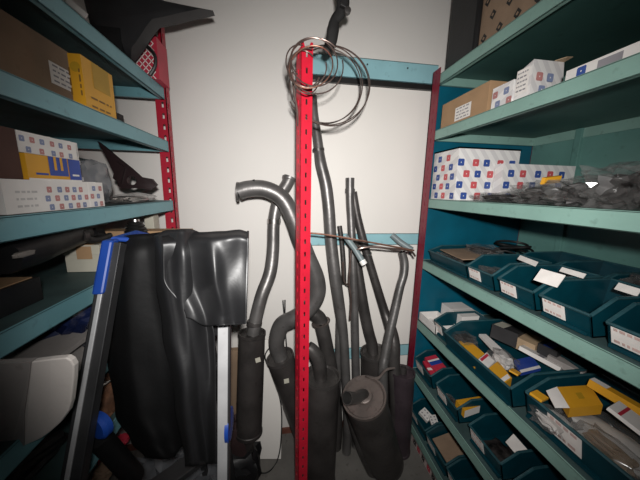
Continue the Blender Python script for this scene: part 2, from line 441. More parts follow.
# shelf 2
pa = P(441.5, 118, x=XR + .012); pb = P(488, 100, x=XR + .012)
zt = P(443, 105, x=XR + .012).z
def st(b):
    o = P(454, 123, x=XR + .011); e = P(469, 123, x=XR + .011); w = o.y - e.y
    o = V((XR + .0112, o.y, Z2 + .012)); b.face([o, o + V((0, -w, 0)), o + V((0, -w, .055)), o + V((0, 0, .055))], 0)
    scribble(b, o + V((-.0004, 0, 0)), (0, -1, 0), (0, 0, 1), w, .055, 4, 1, 3)
carton('cardboard_box', 'plain brown cardboard box with white label, far end of right shelf', 'box', XR + .012, XR + .15, pb.y, pa.y, Z2 + .001, zt, [CARD], stick=st)
yb = P(491, 100, x=XR + .015).y; ya = P(513, 95, x=XR + .015).y
def deco(b): emblems(b, (XR + .015, yb, Z2), (0, -1, 0), (0, 0, 1), yb - ya, .075, .022, 5)
carton('printed_carton', 'little striped white carton squeezed between brown box and crumpled white carton', 'box', XR + .015, XR + .12, ya + .004, yb - .004, Z2 + .001, Z2 + .075, [WSTRIPE, REDF, NAVYF, WHITE], deco=deco)
# crumpled white carton
t = thing('crumpled_carton', (XR + .1, .72, Z2), 'dented tall white carton with blue emblems and a paper label', 'box')
b = B(); y1_ = P(514, 80, x=XR + .02).y; y0_ = P(532, 75, x=XR + .02).y; zt = P(522, 66, x=XR + .02).z
x1_ = P(574, 58, y=y0_).x
lo = [V((XR + .02, y0_, Z2 + .001)), V((x1_, y0_ + .015, Z2 + .001)), V((x1_, y1_, Z2 + .001)), V((XR + .02, y1_, Z2 + .001))]
hi = [V((XR + .024, y0_ + .004, zt + .004)), V((x1_ - .01, y0_ + .02, zt + .012)), V((x1_ - .02, y1_ - .01, zt - .006)), V((XR + .03, y1_ - .004, zt - .012))]
b.hexa(lo, hi, 0)
emblems(b, (XR + .03, y0_ + .001, Z2 + .01), (1, .05, 0), (0, 0, 1), x1_ - XR - .05, zt - Z2 - .015, .024, 8)
b.build('carton_body', [WSTRIPE, REDF, NAVYF, WHITE], t, smooth=False)
b = B(); o = V((XR + .0185, y1_ - .012, Z2 + .02)); w = y1_ - y0_ - .02; b.face([o, o + V((0, -w, 0)), o + V((0, -w, .075)), o + V((0, 0, .075))], 0)
scribble(b, o + V((-.0005, 0, 0)), (0, -1, 0), (0, 0, 1), w, .075, 5, 1, 4); b.build('sticker', [PAPER, INK], t, smooth=False)
b = B(); b.face([(hi[0] + hi[1] * 2) / 3, hi[1], hi[1] + V((.006, -.02, .006)), (hi[0] + hi[1] * 2) / 3 + V((.02, -.02, .004))]); b.prism([(hi[0] + hi[1] * 2) / 3, hi[1], hi[1] + V((.006, -.02, .006)), (hi[0] + hi[1] * 2) / 3 + V((.02, -.02, .004))], (0, 0, .002)); part(b.build('open_flap', CARD_P, t, smooth=False), 'brown inner side of an open flap')
ya = P(566, 75, x=XR + .02).y
def deco(b):
    emblems(b, (XR + .02, ya - .002, Z2 + .002), (0, -1, 0), (0, 0, 1), .075, .028, .022, 2, pitch=.03)
    o = V((XR + .0193, ya - .075, Z2 + .006)); b.face([o, o + V((0, -.05, 0)), o + V((0, -.05, .02)), o + V((0, 0, .02))], 4)
carton('printed_carton', 'long low white carton lying along the near edge of second right shelf', 'box', XR + .02, XR + .09, .2, ya, Z2 + .001, Z2 + .032, [WHITE, REDP, NAVY, WHITE, INK], deco=deco)
# shelf 3: large printed cartons
yn = P(457, 170, x=XR + .015).y; zt = P(458, 148, x=XR + .015).z; xe = P(522, 143, y=yn).x
def deco(b):
    emblems(b, (XR + .015, 1.28, Z3), (0, -1, 0), (0, 0, 1), 1.28 - yn, zt - Z3, .028, 11)
    emblems(b, (XR + .015, yn, Z3), (1, 0, 0), (0, 0, 1), xe - XR - .015, zt - Z3, .03, 12, pitch=.06)
    for s in (0, 1):
        q = V((XR + .012, yn - .003, zt)); b.box(XR + .012, xe, yn - .004, yn + .004, zt - .002, zt + .004, 4)
        b.box(XR + .012, XR + .02, yn, 1.285, zt - .002, zt + .004, 4)
carton('printed_carton', 'largest white carton with red and blue emblems, third right shelf', 'box', XR + .015, xe, yn, 1.285, Z3 + .001, zt, [WSTRIPE, REDP, NAVY, WHITE, CARD_D], deco=deco)
zt2 = P(545, 165, y=yn - .05).z
def deco(b): emblems(b, (xe - .12, yn - .05, Z3), (1, 0, 0), (0, 0, 1), XRB - xe + .1, zt2 - Z3, .03, 14, pitch=.062)
carton('printed_carton', 'lower white emblem carton in front of the largest carton, by the back panel', 'box', xe - .12, XRB - .02, yn - .05, yn - .004, Z3 + .001, zt2, [WSTRIPE, REDP, NAVY, WHITE], deco=deco)
# bags of dark parts on shelf 3
def bag(name, label, cat, c, size, seed, mats, group=None, inner=None, amp=.4, sub=3, rz=0.0, freq=3.0):
    t = thing(name, (c[0], c[1], c[2]), label, cat, group)
    b = B(); cc = V(c) + V((0, 0, size[2] * .86)); b.blob(cc, size, seed, amp, sub, 0, freq, rz); b.build('film', mats, t, ang=25)
    if inner:
        b = B(); b.blob(cc - V((0, 0, size[2] * .1)), [s * .72 for s in size], seed + 9, amp * .8, 3, 0, 4.0, rz); b.build('contents', inner, t, ang=30)
    return t
for i, (px, py, s, lab) in enumerate([(500, 198, (.09, .10, .018), 'flat bag of dark parts lying before the largest emblem carton'),
                                      (548, 196, (.12, .09, .035), 'bulging clear bag of parts with an orange-yellow card in it'),
                                      (590, 200, (.13, .085, .042), 'shiny clear bag of grey parts on third right shelf, between two others'),
                                      (632, 196, (.13, .08, .055), 'nearest puffed clear bag of dark parts at right frame edge')]):
    c = P(px, py + 6, z=Z3 + .001) if False else V((XR + .12, .7475 / math.tan(math.radians(8.3 + math.degrees(math.atan((px - 320) / F)))) * (XR + .12) / XR, Z3 + .001))
    t = bag('parts_bag', lab, 'bag', c, (s[0] * .85, s[1] * .8, s[2] * 1.05), 20 + i, BAG, 'bags of parts on third right shelf', PARTG, amp=.5, sub=4, freq=2.7)
    if i == 1:
        b = B(); q = P(551, 180, y=c.y - .03); b.slab(q, (.028, 0, .004), (0, .006, .001), (0, -.002, .010)); part(b.build('card', YEL, t, smooth=False), 'orange-yellow card')

# ------------------------------------------------------------------ bins
def make_bin(w, d, h, hf, label, loc, group, lw=.07, label_on=True, cut=.5):
    """open-fronted storage bin: front at local x=0 facing the aisle, y runs 0..w"""
    t = thing('storage_bin', loc, label, 'bin', group)
    b = B(); th = .004; o = V(loc); fl = .02     # front flare
    prof = [(0 + fl, 0), (0, hf), (d * cut * .55, h), (d, h), (d - .015, 0)]
    for yy in (0, w - th):
        b.prism([o + V((x, yy, z)) for x, z in prof], (0, th, 0))
    b.box(o.x + fl, o.x + d - .015, o.y, o.y + w, o.z, o.z + th)
    def wall(xa, za, xb, zb):
        b.hexa([o + V((xa, 0, za)), o + V((xa + th, 0, za)), o + V((xa + th, w, za)), o + V((xa, w, za))], [o + V((xb, 0, zb)), o + V((xb + th, 0, zb)), o + V((xb + th, w, zb)), o + V((xb, w, zb))])
    wall(fl, 0, 0, hf); wall(d - .015 - th, 0, d - th, h)
    # rolled rim
    rim = [(0, 0, hf), (d * cut * .55, 0, h), (d, 0, h), (d, w, h), (d * cut * .55, w, h), (0, w, hf), (0, 0, hf)]
    for a, c in zip(rim[:-1], rim[1:]): b.rings([o + V(a), o + V(c)], [.0045, .0045], 6, 1)
    # front foot ridge
    b.box(o.x + .008, o.x + fl + .004, o.y + .006, o.y + w - .006, o.z + .003, o.z + .012)
    body = b.build('body', [BIN, BIN_RIM], t, smooth=True, bevel=0)
    if label_on:
        s = B(); f0, f1 = .25, .92
        xa, xb = fl * (1 - f0) - .0025, fl * (1 - f1) - .0025
        yb = w - .008 if w < .25 else w - .07; ya = yb - lw
        q = [o + V((xa, yb, hf * f0)), o + V((xa, ya, hf * f0)), o + V((xb, ya, hf * f1)), o + V((xb, yb, hf * f1))]
        s.prism(q, (.001, 0, 0), 0)
        uu = (q[1] - q[0]); vv = (q[3] - q[0]); sc = random.Random(int(w * 1000))
        scribble(s, q[0] + V((-.0006, 0, 0)), uu, vv, uu.length, vv.length, 2, 1, 3)
        s.build('label_card', [PAPER, PINK], body, smooth=False)
    return t
def ya(px, x=XR, py=300): return P(px, py, x=x).y
def onx(px, py, x): return P(px, py, x=x).y
XF = XR + .012
# shelf 4 front row
z = Z4 + .0008
BG4 = 'storage bins on fourth right shelf'
y1 = onx(428, 255, XF); y0 = onx(467, 275, XF)
bin_a = make_bin(y1 - y0 - .022, .25, .085, .06, 'wide bin with a brown card and bags at far end of fourth right shelf', (XF, y0 + .016, z), BG4, label_on=False)
w = .132
ys = [onx(467, 285, XF) - w + .012, onx(499, 295, XF) - w + .012, onx(537, 320, XF) - w + .004, onx(603, 350, XF) - w + .004]
print('bin ys', ys)
labs = ['dark teal bin with bright metal pieces, second from far end of fourth right shelf', 'dark teal bin with plain white label, third along fourth right shelf',
        'dark teal bin with pink-smudged label, fourth along fourth right shelf', 'nearest dark teal bin on fourth right shelf, cut by frame edge']
first = make_bin(w, .24, .105, .062, labs[0], (XF, ys[0], z), BG4, lw=.062)
for yv, lb in zip(ys[1:], labs[1:]): dup(first, (XF, yv, z), lb)
# back row
XB2 = XF + .27
ybk = [.86, .70, .54, .38]
labs = ['bin in rear row of fourth right shelf, behind the bright metal pieces', 'bin in rear row with white label, behind the plain labelled bin',
        'bin in rear row behind the pink-smudged label bin, bags in it', 'rear row bin at right frame edge behind the nearest bin']
firstb = make_bin(.15, .24, .10, .075, labs[0], (XB2, ybk[0], z), 'rear row of bins on fourth right shelf', lw=.09)
for yv, lb in zip(ybk[1:], labs[1:]): dup(firstb, (XB2, yv, z), lb)
# contents of shelf 4
b = B(); q = P(448, 247, z=Z4 + .085); b.slab((XF + .11, (y0 + y1) / 2 + .01, z + .074), (.075, -.01, .004), (.01, .10, .0), (0, 0, .002)); tag(b.build('cardboard_sheet', CARD_D, origin=(XF + .12, (y0 + y1) / 2, z + .07), smooth=False), 'dull brown cardboard piece lying in the far wide bin', 'cardboard')
bag('parts_bag', 'crinkled clear bag bulging behind the brown card in far bin', 'bag', (XF + .19, 1.10, z + .05), (.05, .09, .035), 41, BAG, None, PARTG)
bag('parts_bag', 'small crinkled clear bag at front of the far wide bin', 'bag', (XF + .035, 1.13, z + .03), (.022, .10, .018), 42, BAG, None, PARTG)
bag('parts_bag', 'twinkling bits in clear film inside second bin of fourth shelf', 'bag', (XF + .06, ys[0] + w / 2, z + .005), (.04, .045, .035), 43, BAG, None, BRIGHT)
bag('parts_bag', 'clear bag with white glint in rear bin by the back panel', 'bag', (XB2 + .1, .61, z + .03), (.06, .06, .05), 44, BAG, None, PARTG)
bag('parts_bag', 'clear bag heaped at right edge in rear bin of fourth shelf', 'bag', (XB2 + .1, .455, z + .03), (.06, .06, .045), 45, BAG, None, PARTG)
# coil of black hose at the back
b = B(); c = V((XB2 + .08, 1.10, z + .05))
for k in range(5):
    pts = [c + V((.045 * math.cos(a) - .01 * k + .02, .10 * math.sin(a) * (1 - .06 * k), .018 * k + .02 * math.sin(a + k))) for a in [2 * PI * i / 20 for i in range(21)]]
    b.rings(pts, [.0055] * 21, 6, caps=(False, False))
tag(b.build('hose_coil', RUB, origin=c), 'coil of thin black hose at back of fourth right shelf', 'coil')
for (px0_, px1_, py_, hh, lb) in ((519, 537, 259, .016, 'small white card on rear bin above second and third bins, fourth right shelf'), (538, 562, 274, .036, 'largest white card, standing upright behind the plain labelled bin'),
                                (561, 585, 271, .014, 'thin white card edge on rear bin behind the largest white card'), (617, 640, 287, .018, 'white card on rear bin at right frame edge')):
    q0 = P(px0_, py_ - 3, z=z + .122); q1 = P(px1_, py_ + 4, z=z + .122); b = B(); c = (q0 + q1) / 2; u_ = (q1 - q0) / 2; u_.z = 0
    b.slab(c - V((0, 0, hh * .3)), u_, (.3 * hh, 0, hh * .5), (.0008, 0, -.0004)); tag(b.build('bin_card', PAPER, origin=c, smooth=False), lb, 'card', 'white cards on the rear bins')
# shelf 5
z = Z5 + .0008
ya1 = 1.285; ya0 = onx(436, 338, XF)
t = thing('open_carton', (XF + .05, 1.2, z), 'shallow open white carton at far end of fifth right shelf', 'box')
b = B(); xa, xb = XF + .0, XF + .11; hh = .045
b.box(xa, xb, ya0 + .01, ya1, z, z + .003); b.box(xa, xa + .003, ya0 + .01, ya1, z, z + hh); b.box(xb - .003, xb, ya0 + .01, ya1, z, z + hh); b.box(xa, xb, ya1 - .003, ya1, z, z + hh); b.box(xa, xb, ya0 + .01, ya0 + .013, z, z + hh)
b.build('tray', WHITE, t, smooth=False)
carton('white_carton', 'plain white carton standing behind the shallow open carton', 'box', XF + .12, XF + .24, 1.1, 1.27, z, z + .10, [WHITE])
BG5 = 'storage bins on fifth right shelf'
yb1 = onx(433, 330, XF); yb0 = onx(452, 345, XF)
make_bin(.115, .22, .105, .07, 'small bin with white label beside the shallow white carton', (XF, onx(447, 345, XF) , z), BG5, lw=.05)
yg1 = onx(444, 350, XF) - .002; yg0 = onx(512, 412, XF)
yg1 = onx(447, 345, XF) - .004
bing = make_bin(yg1 - yg0, .28, .12, .074, 'large dark bin crammed with yellow cartons on fifth right shelf', (XF - .022, yg0, z), BG5, label_on=False)
yh1 = onx(521, 420, XF) ; yh0 = .36
binh = make_bin(yh1 - yh0, .27, .13, .088, 'large near bin full of clear bags with yellow and white carton', (XF, yh0, z), BG5, lw=.09)
print('g', yg0, yg1, 'h', yh0, yh1)
# contents: helper for a small loose carton
def loose(name, label, cat, c, s, mats, e=(0, 0, 0), deco=None, group=None):
    b = B(); M = Matrix.Translation(V(c)) @ Matrix.Rotation(e[2], 4, 'Z') @ Matrix.Rotation(e[1], 4, 'Y') @ Matrix.Rotation(e[0], 4, 'X')
    b.box(-s[0], s[0], -s[1], s[1], -s[2], s[2], 0, M=M)
    if deco: deco(b, M, s)
    return tag(b.build(name, mats, origin=V(c), smooth=False, bevel=0 if deco else .0012), label, cat, group)
def topband(k0, k1, mi=1, axis=1):
    def f(b, M, s):
        if axis == 1: q = [(-s[0], s[1] * k0, s[2] + .0006), (s[0], s[1] * k0, s[2] + .0006), (s[0], s[1] * k1, s[2] + .0006), (-s[0], s[1] * k1, s[2] + .0006)]
        else: q = [(s[0] * k0, -s[1], s[2] + .0006), (s[0] * k1, -s[1], s[2] + .0006), (s[0] * k1, s[1], s[2] + .0006), (s[0] * k0, s[1], s[2] + .0006)]
        b.face([M @ V(p) for p in q], mi)
    return f
gz = z + .075
def pt(px, py, zz): return P(px, py, z=zz)
def pixbox(name, label, cat, quad, zt, th, mats, group=None, sides=(), marks=None, flap=None):
    """small carton: top face corners on the horizontal plane z=zt, thickness th; sides = {edge: material}"""
    b = B(); T = [P(px, py, z=zt) for px, py in quad]; c = sum(T, V()) / len(T); L_ = [p - V((0, 0, th)) for p in T]
    n = len(T)
    b.face(T, 0); b.face(L_[::-1], 0)
    for i in range(n): b.face([L_[i], L_[(i + 1) % n], T[(i + 1) % n], T[i]], dict(sides).get(i, 0))
    if flap:
        q = [P(a, d, z=h) for a, d, h in flap[0]]; b.prism(q, (0, 0, .0015), flap[1])
    if marks:
        for (k0, k1, l0, l1, mi) in marks:
            f = lambda a, d: T[0] * (1 - a) * (1 - d) + T[1] * a * (1 - d) + T[2] * a * d + T[3] * (1 - a) * d + V((0, 0, .0006))
            b.face([f(k0, l0), f(k1, l0), f(k1, l1), f(k0, l1)], mi)
    return tag(b.build(name, mats, origin=c - V((0, 0, th)), smooth=False), label, cat, group)
G5 = 'packs in the large bins of fifth right shelf'
pixbox('parts_carton', 'long ochre yellow carton along front of crammed bin, far half', 'box', [(459, 341), (468, 339), (485, 354), (476, 361)], gz - .018, .035, [YEL, YELD], G5, marks=[(.1, .9, .2, .3, 1)])
pixbox('parts_carton', 'white carton with red bar wedged midway in crammed bin', 'box', [(478, 359), (487, 352), (495, 361), (487, 369)], gz - .018, .035, [WHITE, CRIM], G5, marks=[(.1, .9, .1, .35, 1)])
pixbox('parts_carton', 'yellow carton at near end of crammed bin', 'box', [(489, 368), (498, 361), (512, 378), (503, 384)], gz - .018, .035, [YEL, WHITE], G5, marks=[(.1, .9, .75, .95, 1)])
pixbox('parts_carton', 'long white leaflet carton slanting across the crammed bin', 'box', [(479, 334), (486, 334), (510, 356), (503, 359)], gz - .005, .012, [WHITE], G5)
pixbox('parts_carton', 'flat blue and white pack on top of crammed bin', 'box', [(514, 360), (532, 356), (541, 368), (521, 373)], gz - .005, .012, [BLUE, WHITE], G5, marks=[(0, 1, .8, 1, 1)])
loose('parts_card', 'orange card tip on clear bag beside the blue pack', 'card', pt(515, 372, gz + .008), (.018, .014, .003), [YEL], (.1, .2, .5), None, G5)
bag('parts_bag', 'clear bag at far end of the crammed bin', 'bag', pt(464, 337, gz - .01) - V((0, 0, .04)), (.045, .05, .03), 51, BAG, None, PARTG)
bag('parts_bag', 'clear bag of white bits near blue pack in crammed bin', 'bag', pt(503, 358, gz - .01) - V((0, 0, .035)), (.035, .05, .03), 52, BAG, None, WHITE)
loose('parts_carton', 'dark grey carton with pale lid in rear of fifth shelf', 'box', pt(508, 334, gz + .03), (.04, .05, .03), [GRYP, CREAM], (0, .1, .4), topband(.1, .9), G5)
loose('parts_carton', 'brown carton behind the dark grey carton on fifth shelf', 'box', pt(528, 343, gz + .025), (.045, .045, .025), [CARD_P], (0, 0, .3), None, G5)
loose('parts_carton', 'flat white printed pack leaning in the rear of fifth shelf', 'box', pt(542, 357, gz + .02), (.035, .065, .008), [WHITE, INK], (.1, .2, .4), topband(-.2, .1), G5)
loose('parts_carton', 'dark blue-grey carton near underside of fourth shelf lip', 'box', pt(551, 350, gz + .05), (.03, .03, .02), [GRYP, BLUE], (0, 0, .3), topband(-.5, .5), G5)
loose('parts_carton', 'pair of pale grey sleeves behind the white printed pack', 'box', pt(566, 365, gz + .03), (.02, .05, .012), [GREYPAN], (.1, 0, .4), None, G5)
hz = z + .09
def ydec(b, M, s):
    f = topband(-.28, .28)(b, M, s) if False else None
    q = [(-s[0] * .15, -s[1] * .12, s[2] + .0006), (s[0] * .25, -s[1] * .12, s[2] + .0006), (s[0] * .25, s[1] * .12, s[2] + .0006), (-s[0] * .15, s[1] * .12, s[2] + .0006)]
    b.face([M @ V(p) for p in q], 2)
    e = [(-s[0] - .0006, -s[1], -s[2]), (-s[0] - .0006, s[1], -s[2]), (-s[0] - .0006, s[1], s[2]), (-s[0] - .0006, -s[1], s[2])]
    b.face([M @ V(p) for p in e], 1)
pixbox('parts_carton', 'big orange-yellow carton with white end atop near bin', 'box', [(557, 387), (590, 385), (603, 405), (570, 408)], hz + .036, .03, [YEL, WHITE, YELD], G5, marks=[(.42, .6, .35, .65, 2)], flap=([(546, 391, hz + .026), (557, 387, hz + .0345), (570, 408, hz + .0345), (555, 408, hz + .024)], 1))
loose('parts_card', 'small yellow card beside white end of the big yellow carton', 'card', pt(539, 396, hz + .02), (.02, .016, .004), [YEL], (.1, .1, .3), None, G5)
loose('parts_carton', 'narrow white and ochre carton at rear of near bin', 'box', pt(625, 402, hz + .05), (.014, .075, .012), [YEL, WHITE], (.1, .1, .25), topband(.5, 1), G5)
loose('parts_carton', 'white pack with red line at right edge behind clear bag', 'box', pt(630, 418, hz + .05), (.035, .035, .005), [WHITE, CRIM], (.3, .1, .3), topband(.3, .5), G5)
bag('parts_bag', 'long clear bag with white oval pieces filling the near bin', 'bag', pt(608, 434, hz - .01) - V((-.01, .01, .05)), (.07, .12, .035), 55, BAG, None, WHITEPL, amp=.25)
bag('parts_bag', 'small clear bag of pale pieces under the big yellow carton', 'bag', pt(552, 414, hz - .02) - V((-.01, 0, .04)), (.045, .05, .022), 56, BAG, None, WHITE)
bag('parts_bag', 'clear bag with reddish bits in front part of near bin', 'bag', pt(592, 458, hz - .04) + V((.05, 0, 0)), (.03, .07, .022), 57, BAG, None, CARD_P)

# shelf 6
z = Z6 + .0008; BG6 = 'storage bins on sixth right shelf'
w6 = .17
def binrow(pxs, zz, group, labs, d=.24, h=.115, hf=.075, w=.16, lw=.07):
    ts = []
    for (px, py), lb in zip(pxs, labs):
        y = onx(px, py, XF) - w
        if not ts: ts.append(make_bin(w, d, h, hf, lb, (XF, y, zz), group, lw=lw))
        else: ts.append(dup(ts[0], (XF, y, zz), lb))
    return ts
b6 = binrow([(413, 380), (434, 402), (467, 440), (512, 492)], z, BG6, ['bin with red and blue packets, far end of sixth right shelf', 'bin with yellow carton, second along sixth right shelf',
     'nearly empty bin with white slip, third along sixth right shelf', 'empty bin beside the white slip bin, at lower frame edge'])
for t in b6: print('b6', t.location.y)
G6 = 'packs in the bins of sixth right shelf'
zz = z + .06
c0 = b6[0].location; c1 = b6[1].location; c2 = b6[2].location
def rb(b, M, s):
    topband(-.1, .35, 1)(b, M, s); topband(.35, .55, 2)(b, M, s)
loose('parts_packet', 'upper red packet with blue band in far bin of sixth shelf', 'packet', c0 + V((.085, .085, .075)), (.035, .055, .008), [CRIM, BLUE, WHITE], (.2, -.1, .1), rb, G6)
loose('parts_packet', 'lower crimson packet under the blue banded packet', 'packet', c0 + V((.06, .075, .055)), (.03, .06, .008), [CRIM, WHITE], (.1, -.1, -.1), topband(-.2, .1), G6)
pixbox('parts_carton', 'yellow carton with white front in second bin of sixth shelf', 'box', [(456, 400), (481, 396), (488, 403), (465, 411)], Z6 + .082, .035, [YEL, WHITE, CARD], G6, sides={2: 1}.items())
bag('parts_bag', 'bit of clear film in front of sixth shelf yellow carton', 'bag', c1 + V((.04, .1, .01)), (.02, .03, .02), 61, BAG, None, PARTG)
loose('label_slip', 'white printed slip standing inside the third sixth shelf bin', 'card', c2 + V((.12, .05, .07)), (.002, .035, .025), [PAPER, INK], (.3, .3, .3), None, G6)
bag('parts_bag', 'dark netted bag at bottom of third sixth shelf bin', 'bag', c2 + V((.07, .08, .005)), (.05, .05, .018), 62, PARTG)
# shelf 7
z = Z7 + .0008
b7 = binrow([(408, 425), (424, 452), (444, 490)], z, 'storage bins on lowest right shelf', ['bin with two white dotted packets, far end of lowest bin shelf', 'dark bin with a dull brown card, second on lowest bin shelf',
     'third bin on lowest bin shelf, at lower frame edge'], w=.17)
c0, c1 = b7[0].location, b7[1].location
def dots(b, M, s):
    for i in range(3):
        for j in range(2):
            c = V((s[0] * (-.5 + j), s[1] * (-.6 + .6 * i), s[2] + .0007)); a = .005
            b.face([M @ (c + V((math.cos(k) * a, math.sin(k) * a, 0))) for k in [i_ * PI / 3 for i_ in range(6)]], 1)
loose('parts_packet', 'left white dotted packet in far bin of lowest shelf', 'packet', c0 + V((.07, .11, .06)), (.025, .03, .01), [WHITE, INK], (.3, -.2, .4), dots)
loose('parts_packet', 'right white packet beside the dotted packet in lowest bin', 'packet', c0 + V((.09, .06, .065)), (.02, .028, .012), [WHITE, INK], (.2, -.2, -.2), dots)
b = B(); b.slab(c1 + V((.1, .085, .07)), (.07, 0, .02), (0, .07, 0), (0, 0, .002)); tag(b.build('cardboard_sheet', CARD_D, origin=c1 + V((.1, .085, .06)), smooth=False), 'dull brown card lying in dark bin of lowest shelf', 'cardboard')
# printed cartons on the floor level
def deco(b): emblems(b, (XR + .03, 1.27, .002), (0, -1, 0), (0, 0, 1), .55, .10, .03, 31, pitch=.05)
carton('printed_carton', 'dark printed carton beneath the lowest bin shelf', 'box', XR + .03, XR + .3, .72, 1.27, .001, .105, [mat('dim_print_carton', (.6, .48, .46), .6, var=.3, scale=30), CRIM, BLKM, WHITE], deco=deco)

# ------------------------------------------------------------------ left rack contents
ZA, ZB, ZC, ZD, ZE, ZF = LZ
# dark wedge on shelf A
t = thing('plastic_trim', (XL - .1, 1.05, ZA), 'dark grey pointed plastic trim lying on upper left shelf, tip over the aisle', 'car trim')
yw = 1.12
out = [(76, -30), (130, -12), (165, 1), (192, 6.5), (213, 10.5), (192, 15), (172, 20), (156, 23), (148, 33), (140, 46), (131, 58), (118, 50), (90, 24)]
n = len(out); b = B()
F0 = [P(px, py, y=yw) for px, py in out]
cen = sum(F0, V()) / n
front = [b.bm.verts.new(p) for p in F0]
mid = [b.bm.verts.new(cen + (p - cen) * .8 + V((0, -.018, 0))) for p in F0]
back = [b.bm.verts.new(p + V((0, .03, 0))) for p in F0]
for i in range(n):
    j = (i + 1) % n
    b.bm.faces.new([front[i], front[j], mid[j], mid[i]]); b.bm.faces.new([front[i], front[j], back[j], back[i]])
b.bm.faces.new(mid); b.bm.faces.new(back)
b.build('shell', GRYP, t, ang=60)
b = B(); b.box(XL - .25, XL - .05, yw - .02, yw + .06, ZA + .001, P(110, 30, y=yw).z); b.build('base_web', BLK, t, smooth=False)
# white tag + red lattice carton + strap
b = B(); b.slab(P(77, 8, y=.95), (.022, 0, -.018), (.004, 0, .006), (0, .002, 0)); tag(b.build('paper_tag', PAPER, origin=P(77, 8, y=.95), smooth=False), 'slanted white paper tag at top left by the dark trim', 'tag')
b = B(); xa = P(129, 60, y=1.2).x; xb = P(158, 60, y=1.2).x
zt = P(150, 36, y=1.2).z
b.box(xa, xb, 1.2, 1.295, ZA + .001, zt, 0)
for i in range(-8, 12):       # white lattice print
    for sgn in (1, -1):
        x0_ = xa + i * .022; hgt = zt - ZA
        pts = []
        steps = 12
        for k in range(steps):
            xx0, xx1 = x0_ + sgn * hgt * k / steps * .9, x0_ + sgn * hgt * (k + 1) / steps * .9
            if min(xx0, xx1) > xa and max(xx0, xx1) + .004 < xb:
                za_, zb_ = ZA + hgt * k / steps, ZA + hgt * (k + 1) / steps
                b.face([(xx0, 1.1992, za_), (xx0 + .004, 1.1992, za_), (xx1 + .004, 1.1992, zb_), (xx1, 1.1992, zb_)], 1)
tag(b.build('lattice_carton', [CRIM, PAPER], origin=((xa + xb) / 2, 1.25, ZA), smooth=False), 'red carton with white lattice print behind left red post', 'box')
b = B(); pts = [P(px, py, y=1.17) for px, py in ((134, 48), (141, 44), (149, 48), (155, 56), (155, 66), (150, 75))]
b.curve(pts, [.006] * 6, 8); tag(b.build('strap', RUB, origin=P(150, 75, y=1.17)), 'black strap looped in front of the red lattice carton', 'strap')
# shelf B
xbf = XL - .09
yb1 = P(80, 80, x=xbf).y
zt = P(60, 47, x=xbf).z
def st(b):
    o = V((xbf + .0012, P(50, 75, x=xbf).y, P(50, 82, x=xbf).z)); w = P(74, 80, x=xbf).y - o.y; hh = P(50, 61, x=xbf).z - o.z
    b.face([o, o + V((0, w, 0)), o + V((0, w, hh)), o + V((0, 0, hh))], 0); scribble(b, o + V((.0005, 0, 0)), (0, 1, 0), (0, 0, 1), w, hh, 4, 1, 6)
carton('cardboard_box', 'long brown cardboard box with white label on left shelf', 'box', xbf - .3, xbf, .25, yb1 + .03, ZB + .001, zt, [CARD_D], stick=st)
xyf = XL - .008
y0 = P(84, 85, x=xyf).y; y1 = P(114, 95, x=xyf).y; zt = P(86, 58, x=xyf).z
xk = P(70, 75, y=y0).x
def deco(b):
    o = V((xyf + .0006, y0 + (y1 - y0) * .3, ZB + .06)); w = (y1 - y0) * .55; b.face([o, o + V((0, w, 0)), o + V((0, w, .065)), o + V((0, 0, .065))], 1)
    scribble(b, V((xyf + .0004, y0 + .01, ZB + .005)), (0, 1, 0), (0, 0, 1), y1 - y0 - .02, .03, 2, 2, 2)
    c = V(((xk + xyf) / 2, y0 - .0006, zt - .03)); b.face([c + V((.012 * math.cos(a), 0, .012 * math.sin(a))) for a in [i * PI / 6 for i in range(12)]], 1)
    o = V((xk + .012, y0 - .0006, ZB + .02)); scribble(b, o, (0, 0, 1), (-1, 0, 0), .09, .012, 1, 2, 5)
    scribble(b, o + V((.022, 0, 0)), (0, 0, 1), (-1, 0, 0), .09, .012, 1, 2, 7)
carton('yellow_carton', 'bright yellow carton beside the long brown box', 'box', xk, xyf, y0, y1, ZB + .001, zt, [YEL, YELD, mat('brown_print', (.2, .1, .02), .6)], deco=deco)
# dark items deeper on shelf B
b = B(); b.blob((XL - .22, 1.14, ZB + .045), (.10, .11, .05), 71, .4); tag(b.build('dark_bundle', PARTG, origin=(XL - .22, 1.14, ZB)), 'dark bundle deep on shelf behind the yellow carton', 'bundle')
# shelf C
xc = XL - .02
y1 = P(89, 195, x=xc).y; zt = P(60, 181, x=xc).z
def deco(b):
    y_ = P(43, 195, x=xc).y
    emblems(b, (xc, y_, ZC), (0, 1, 0), (0, 0, 1), y1 - y_, zt - ZC, .013, 21, pitch=.024)
    scribble(b, V((xc + .0004, P(12, 195, x=xc).y, ZC + .008)), (0, 1, 0), (0, 0, 1), .06, .04, 3, 4, 9)
carton('printed_carton', 'long low white carton with red and blue specks on left shelf', 'box', xc - .12, xc, P(3, 195, x=xc).y, y1, ZC + .001, zt, [WHITE, REDF, NAVYF, WHITE, mat('faint_ink', (.5, .48, .47), .7)], deco=deco)
y2 = P(104, 195, x=xc).y
def deco(b): emblems(b, (xc, y1, ZC), (0, 1, 0), (0, 0, 1), y2 - y1, zt - ZC, .013, 22, pitch=.026)
carton('printed_carton', 'narrow speckled white carton next to long low white carton', 'box', xc - .12, xc - .001, y1 + .003, y2, ZC + .001, zt, [WHITE, REDF, NAVYF, WHITE], deco=deco)
xu = xc - .015; ya_ = P(27, 168, x=xu).y; yb_ = P(80, 168, x=xu).y; zu = P(40, 155, x=xu).z
